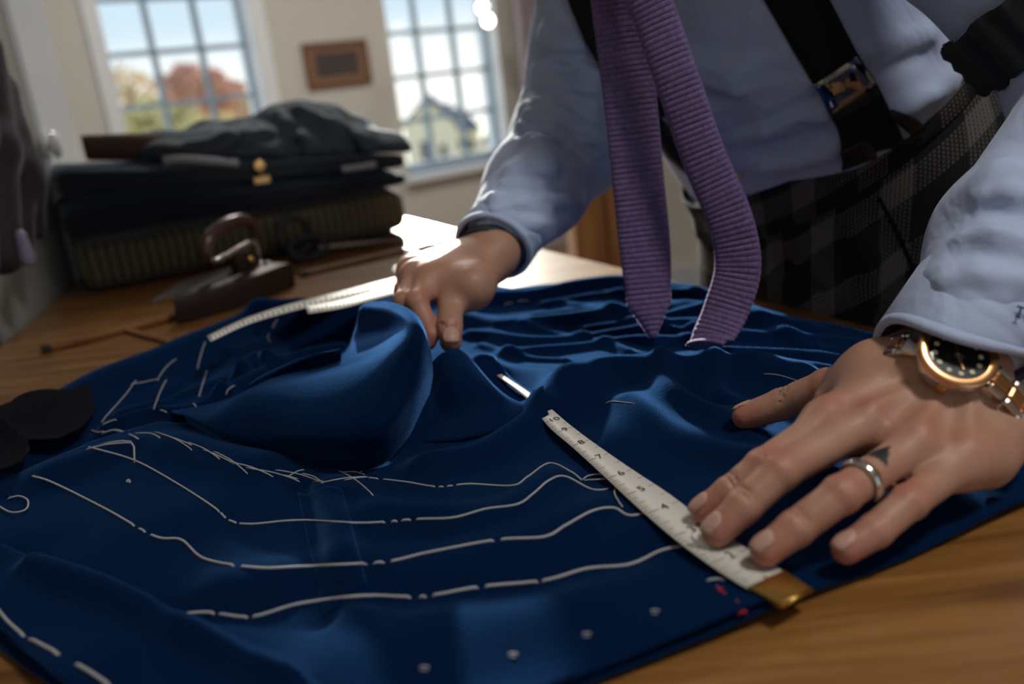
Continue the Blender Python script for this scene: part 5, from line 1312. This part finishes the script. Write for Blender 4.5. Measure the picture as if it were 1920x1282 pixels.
# waistband: a ring of cloth standing on the hips
n = 120; G = []
for off in (.012, .010, -.012, -.032, -.034):
    row = []
    for k in range(n + 1):
        th = 2 * math.pi * k / n; d = BLH * math.sin(th) + FRT * math.cos(th); o = BC + AXT * off; lo_, hi_ = 0.05, 0.35
        for _ in range(30):
            md_ = (lo_ + hi_) / 2
            if max(float(TRB.eval(np.array([tuple(BC + AXT * min(off, 0) + d * md_)]))[0]), 0) < .0028: lo_ = md_
            else: hi_ = md_
        row.append(tuple(o + d * (lo_ - (.003 if off in (.012, -.034) else 0))))
    G.append(row)
G = np.array(G); wbd = gridmesh('waistband', G.transpose(1, 0, 2), M_plaid, tr, True, .0016, 0)
at = wbd.data.attributes.new('puv', 'FLOAT_VECTOR', 'POINT'); V2 = np.zeros(len(wbd.data.vertices) * 3, np.float32); wbd.data.vertices.foreach_get('co', V2)
at.data.foreach_set('vector', (puv(V2.reshape(-1, 3)) + np.array([.02, .013, 0])).astype(np.float32).ravel())
# slanted pocket opening and a trouser pleat
pk = strip('pocket_edge', [(1645, 372), (1680, 440), (1715, 520), (1736, 562)], [(1652, 370), (1688, 438), (1723, 518), (1744, 560)], FT, M_plaid, tr, .0012, .0012, 8, 3)
a_ = pk.data.attributes.new('puv', 'FLOAT_VECTOR', 'POINT')
# shoes
for s_ in (-1, 1):
    hp_ = HIPC2 + BL * (s_ * .085) - BN * .03; FO = Field(); b0 = Vector((hp_.x, hp_.y, ZF + .04))
    FO.cone(b0 - BN * .04, b0 + BN * .06, .038, .042, .02); FO.cone(b0 + BN * .06, b0 + BN * .17 - UP * .01, .042, .030, .02, None); FO.cone(b0, b0 + UP * .04, .045, .045, .02)
    V, Fc = FO.surf(.006, clip=[((0, 0, ZF + .001), (0, 0, -1))]); npmesh('shoe', V, Fc, M_leather, man)

# ---- wrist watch
wt = empty('wrist_watch', WCEN); setparent(wt, man)
RG = .0205
M_rose = mat('rose_gold', (.80, .42, .20), .25, 1.0); M_dial = mat('black_dial', (.006, .006, .007), .25, coat=.6); M_lume = mat('lume', (.75, .68, .50), .5)
ax_ = (LAT, FD, WN); W0 = WCEN - WN * .006
MB().lathe([(0, -.006), (.019, -.006), (.0205, -.002), (.0205, .003), (.019, .0045), (0, .0046)], W0, ax_, 48).build('case', M_silver, wt, True, 35)
bz = MB(); n = 60
bz.loft([[W0 + WN * z_ + LAT * (r_ * (1 + (.012 if (k % 2 and r_ > .0195) else 0)) * math.cos(2 * math.pi * k / n)) + FD * (r_ * (1 + (.012 if (k % 2 and r_ > .0195) else 0)) * math.sin(2 * math.pi * k / n)) for k in range(n)] for z_, r_ in ((.004, .0206), (.0066, .0206), (.0074, .0195), (.0070, .0160), (.0058, .0156))], cap=False); bz.build('bezel', M_rose, wt, True, 40)
MB().lathe([(0, .0050), (.0158, .0050), (.0158, .0052), (0, .0052)], W0, ax_, 40).build('dial', M_dial, wt)
for k in range(12):
    th = 2 * math.pi * k / 12; c = W0 + WN * .0053 + LAT * (.0118 * math.cos(th)) + FD * (.0118 * math.sin(th)); r_ = .0014
    MB().lathe([(0, 0), (r_, 0), (r_, .0004), (0, .0005)], c, ax_, 12).build('hour_marker', M_lume, wt)
for th, L_, w_ in ((2.2, .0065, .0007), (-.9, .0095, .0005)):
    d = LAT * math.cos(th) + FD * math.sin(th); MB().bevbox(W0 + WN * .0060 + d * (L_ / 2), (L_, w_ * 2.2, .0004), .0001, (d, WN.cross(d), WN)).build('hand', M_rose, wt)
MB().lathe([(0, .0062), (.0150, .0062), (.0157, .0060), (.0157, .0057), (0, .0057)], W0, ax_, 40).build('crystal', M_glass, wt, True)
MB().lathe([(0, 0), (.0028, 0), (.0028, .003), (0, .0032)], W0 - FD * .0190 + LAT * .002 - WN * .001, (LAT, WN, -FD), 16).build('crown', M_rose, wt, True, 40)
# bracelet: rows of three links round the wrist
WCC = W0 - WN * .026; NL = 24
for k in range(NL):
    th = 2 * math.pi * k / NL
    if math.cos(th) > (.9 if math.sin(th) > 0 else .74): continue
    rad = .0318; d = WN * (math.cos(th) * .90) + LAT * math.sin(th); lw = 1.56 if math.sin(th) > 0 else 1.06; c = WCC + WN * (math.cos(th) * rad * (.90 if math.sin(th) < 0 else 1.0)) + LAT * (math.sin(th) * rad * lw); t_ = nv(LAT * (math.cos(th) * lw) - WN * (math.sin(th) * .90)); o_ = nv(d)
    for q, w_, m_ in ((-.0066, .0042, M_silver), (0, .0078, M_rose), (.0066, .0042, M_silver)):
        MB().bevbox(c + FD * q, (.0098 if lw > 1.2 else .0082, w_, .0034), .0009, (t_, FD, o_)).build('link', m_, wt)
for s_ in (-1, 1): MB().bevbox(W0 + LAT * (s_ * .0215) - WN * .002, (.008, .018, .005), .001, (nv(LAT - WN * (s_ * .5)), FD, nv(WN + LAT * (s_ * .5)))).build('lug', M_silver, wt)
# ================================================================== things along the walls
# framed print
s0, zt = WPX(562, 83); s1, z2 = WPX(683, 73); _, zb = WPX(577, 168)
pf = tag(empty('picture_frame', wp((s0 + s1) / 2, 0, zb)), 'small framed brown print hanging between the two windows', 'picture')
M_frame = woodmat('frame_wood', (.12, .05, .025), (.22, .10, .05), .4, (10, 10, 10), 0)
fw = .022
boxw(MB(), s0, s1, .004, .022, zt - fw, zt).build('frame_rail', M_frame, pf); boxw(MB(), s0, s1, .004, .022, zb, zb + fw).build('frame_rail', M_frame, pf)
boxw(MB(), s0, s0 + fw, .004, .022, zb + fw, zt - fw).build('frame_rail', M_frame, pf); boxw(MB(), s1 - fw, s1, .004, .022, zb + fw, zt - fw).build('frame_rail', M_frame, pf)
boxw(MB(), s0 + fw, s1 - fw, .004, .010, zb + fw, zt - fw).build('mount', mat('mount_card', (.24, .13, .075), .8), pf)
boxw(MB(), s0 + .065, s1 - .065, .010, .012, zb + .055, zt - .055).build('print', mat('print', (.06, .045, .045), .7, noise=(40, .6)), pf)
# curtain beside the right window
cs0, cs1 = 1.22, 1.70; n = 80; rows = []
for z in np.linspace(-.75, 1.6, 24):
    row = []
    for k in range(n + 1):
        t = k / n; ph = t * 2 * math.pi * 6
        row.append(tuple(wp(lerp(cs0, cs1, t) + .01 * math.sin(ph * 2), .10 + (.045 + .01 * math.sin(z * 3)) * math.sin(ph + .4 * math.sin(z * 2)), z)))
    rows.append(row)
cu = tag(empty('curtain', wp(1.46, .1, -.75)), 'dull mauve curtain hanging at the right of the house window', 'curtain')
gridmesh('drape', np.array(rows), mat('mauve_curtain', (.32, .26, .28), .9, noise=(6, .4)), cu, True, .004)
MB().tube([wp(.2, .1, 1.62), wp(1.9, .1, 1.62)], .012, 10).build('curtain_rod', M_steel, cu, True)
for s_ in (.3, 1.8): MB().tube([wp(s_, 0, 1.62), wp(s_, .1, 1.62)], .008, 8).build('bracket', M_steel, cu, True)
# wooden cupboard standing before that wall, seen between arm and tie
YC = 2.42
xa_, xb_ = Q(1078, 430, YC).x, Q(1236, 430, YC).x; zt_ = Q(1110, 255, YC).z; xm_ = Q(1136, 430, YC).x
wd = tag(empty('cupboard', ((xa_ + xb_) / 2, YC + .16, ZF)), 'narrow brown wooden cupboard standing behind the hanging tie', 'cabinet')
M_ward = woodmat('cupboard_wood', (.26, .10, .026), (.46, .21, .065), .4, (12, 12, 1.0), 0)
def cbox(x0, x1, y0, y1, z0, z1): return MB().bevbox(((x0 + x1) / 2, (y0 + y1) / 2, (z0 + z1) / 2), (x1 - x0, y1 - y0, z1 - z0), .002)
cbox(xa_, xb_, YC + .022, YC + .32, ZF + .05, zt_).build('body', M_ward, wd)
for a, b in ((xa_ + .004, xm_ - .006), (xm_ + .006, xb_ - .004)):
    d_ = cbox(a, b, YC, YC + .022, ZF + .08, zt_ - .02).build('door', M_ward, wd)
    cbox(a + .022, b - .022, YC - .005, YC, ZF + .14, zt_ - .08).build('door_panel', M_ward, d_)
MB().lathe([(0, 0), (.010, 0), (.012, .010), (.007, .016), (0, .017)], (xm_ - .016, YC, -.35), (Vector((1, 0, 0)), UP, Vector((0, -1, 0))), 14).build('knob', M_brass, wd, True)
cbox(xa_ - .006, xb_ + .006, YC - .004, YC + .33, ZF, ZF + .05).build('plinth', M_wood2, wd)
cbox(xa_ - .008, xb_ + .008, YC - .008, YC + .33, zt_, zt_ + .02).build('cornice', M_ward, wd)
# coat hanging on the short wall at the left
def hang(x, y, off): return hit_tl(x, y, off)
hc = tag(empty('hanging_coat', hang(10, 470, -.06)), 'dark brown coat hanging on the wall at the left edge', 'coat')
FC = Field()
top = [hang(-330, -30, -.05), hang(-150, -20, -.05), hang(-40, 60, -.05)]
for xs, ys in (((-300, -330), (0, 560)), ((-240, -250), (-40, 560)), ((-180, -170), (-40, 540)), ((-120, -100), (-20, 520)), ((-70, -45), (20, 500)), ((-30, 5), (90, 482)), ((0, 40), (170, 470)), ((10, 62), (260, 430))):
    a, b = hang(xs[0], ys[0], -.045), hang(xs[1], ys[1], -.05); FC.cone(a, a.lerp(b, .5), .022, .026, .025); FC.cone(a.lerp(b, .5), b, .026, .022 if xs[1] < 30 else .016, .02)
V, Fc = FC.surf(.006, smooth=2); npmesh('body', V, Fc, mat('brown_coat', (.018, .013, .015), .8, sheen=.2, sheen_tint=(.7, .65, .8), bump=(200, .3, .002)), hc)
a, b = hang(38, 440, -.075), hang(52, 486, -.075)
FC = Field(); FC.cone(a, b, .007, .010, .01); V, Fc = FC.surf(.004); npmesh('cuff_lining', V, Fc, mat('lilac_lining', (.22, .20, .28), .5), hc)
a = hang(-180, -70, -.01); MB().tube([a, a - TLN * .03, a - TLN * .045 + UP * .015], .006, 8).build('coat_hook', M_steel, hc, True)
# lamp with two bulbs by the right window
lp = WPX(905, 18); L0 = wp(lp[0], .35, 0); r_ = ray(905, 14); t_ = (L0 - Vector((0, 0, 0))).dot(WM) / Vector((r_.x, r_.y, 0)).dot(WM)
b1 = Vector((r_.x * t_, r_.y * t_, CAMZ + r_.z * t_)); r_ = ray(915, 38); b2 = Vector((r_.x * t_, r_.y * t_, CAMZ + r_.z * t_))
lm = tag(empty('pendant_lamp', Vector((b1.x, b1.y, ZC))), 'pendant lamp with two bright bulbs hanging before the right window', 'lamp')
M_bulb = mat('lit_bulb', (1, 1, 1), .3, emit=(1, .95, .86), estr=9)
for b_ in (b1, b2):
    MB().lathe([(.002, -.034), (.020, -.028), (.030, -.008), (.028, .010), (.014, .030), (.012, .034), (.0, .0345)], b_, None, 20).build('bulb', M_bulb, lm, True)
    MB().lathe([(.013, .03), (.014, .06), (.005, .066), (.003, .07)], b_, None, 14).build('socket', M_black, lm, True)
MB().tube([b1 + UP * .068, Vector((b1.x, b1.y, ZC))], .0025, 6).build('cord', M_black, lm, True); MB().tube([b2 + UP * .068, b2 + UP * .12, b1 + UP * .3], .0025, 6).build('cord', M_black, lm, True)
# unseen ceiling lamps, added to brighten walls, tailor and table
M_opal = mat('opal_glass', (.9, .9, .88), .4, emit=(1, .94, .84), estr=2.0)
for k, (s_, d_, pw) in enumerate(FILL_LAMPS):
    c = wp(s_, d_, ZC); rt = tag(empty('fill_lamp', c), ['unseen flat round fill lamp added above the left window', 'unseen flat round fill lamp added above the cupboard', 'unseen flat round fill lamp added over the near end of the table'][k], 'lamp', 'added fill lamps')
    MB().lathe([(.0, 0), (.19, 0), (.19, -.02), (.17, -.03), (.0, -.031)][::-1], c, None, 28).build('housing', M_white, rt, True, 40)
    MB().lathe([(.0, -.031), (.16, -.031), (.15, -.045), (.0, -.05)][::-1], c, None, 28).build('diffuser', M_opal, rt, True, 40)
    ld = bpy.data.lights.new('fill_light', 'AREA'); ld.shape = 'DISK'; ld.size = .32; ld.energy = pw; ld.color = (1, .96, .90)
    lo = bpy.data.objects.new('fill_light', ld); COL.objects.link(lo); lo.location = c - UP * .06; setparent(lo, rt)
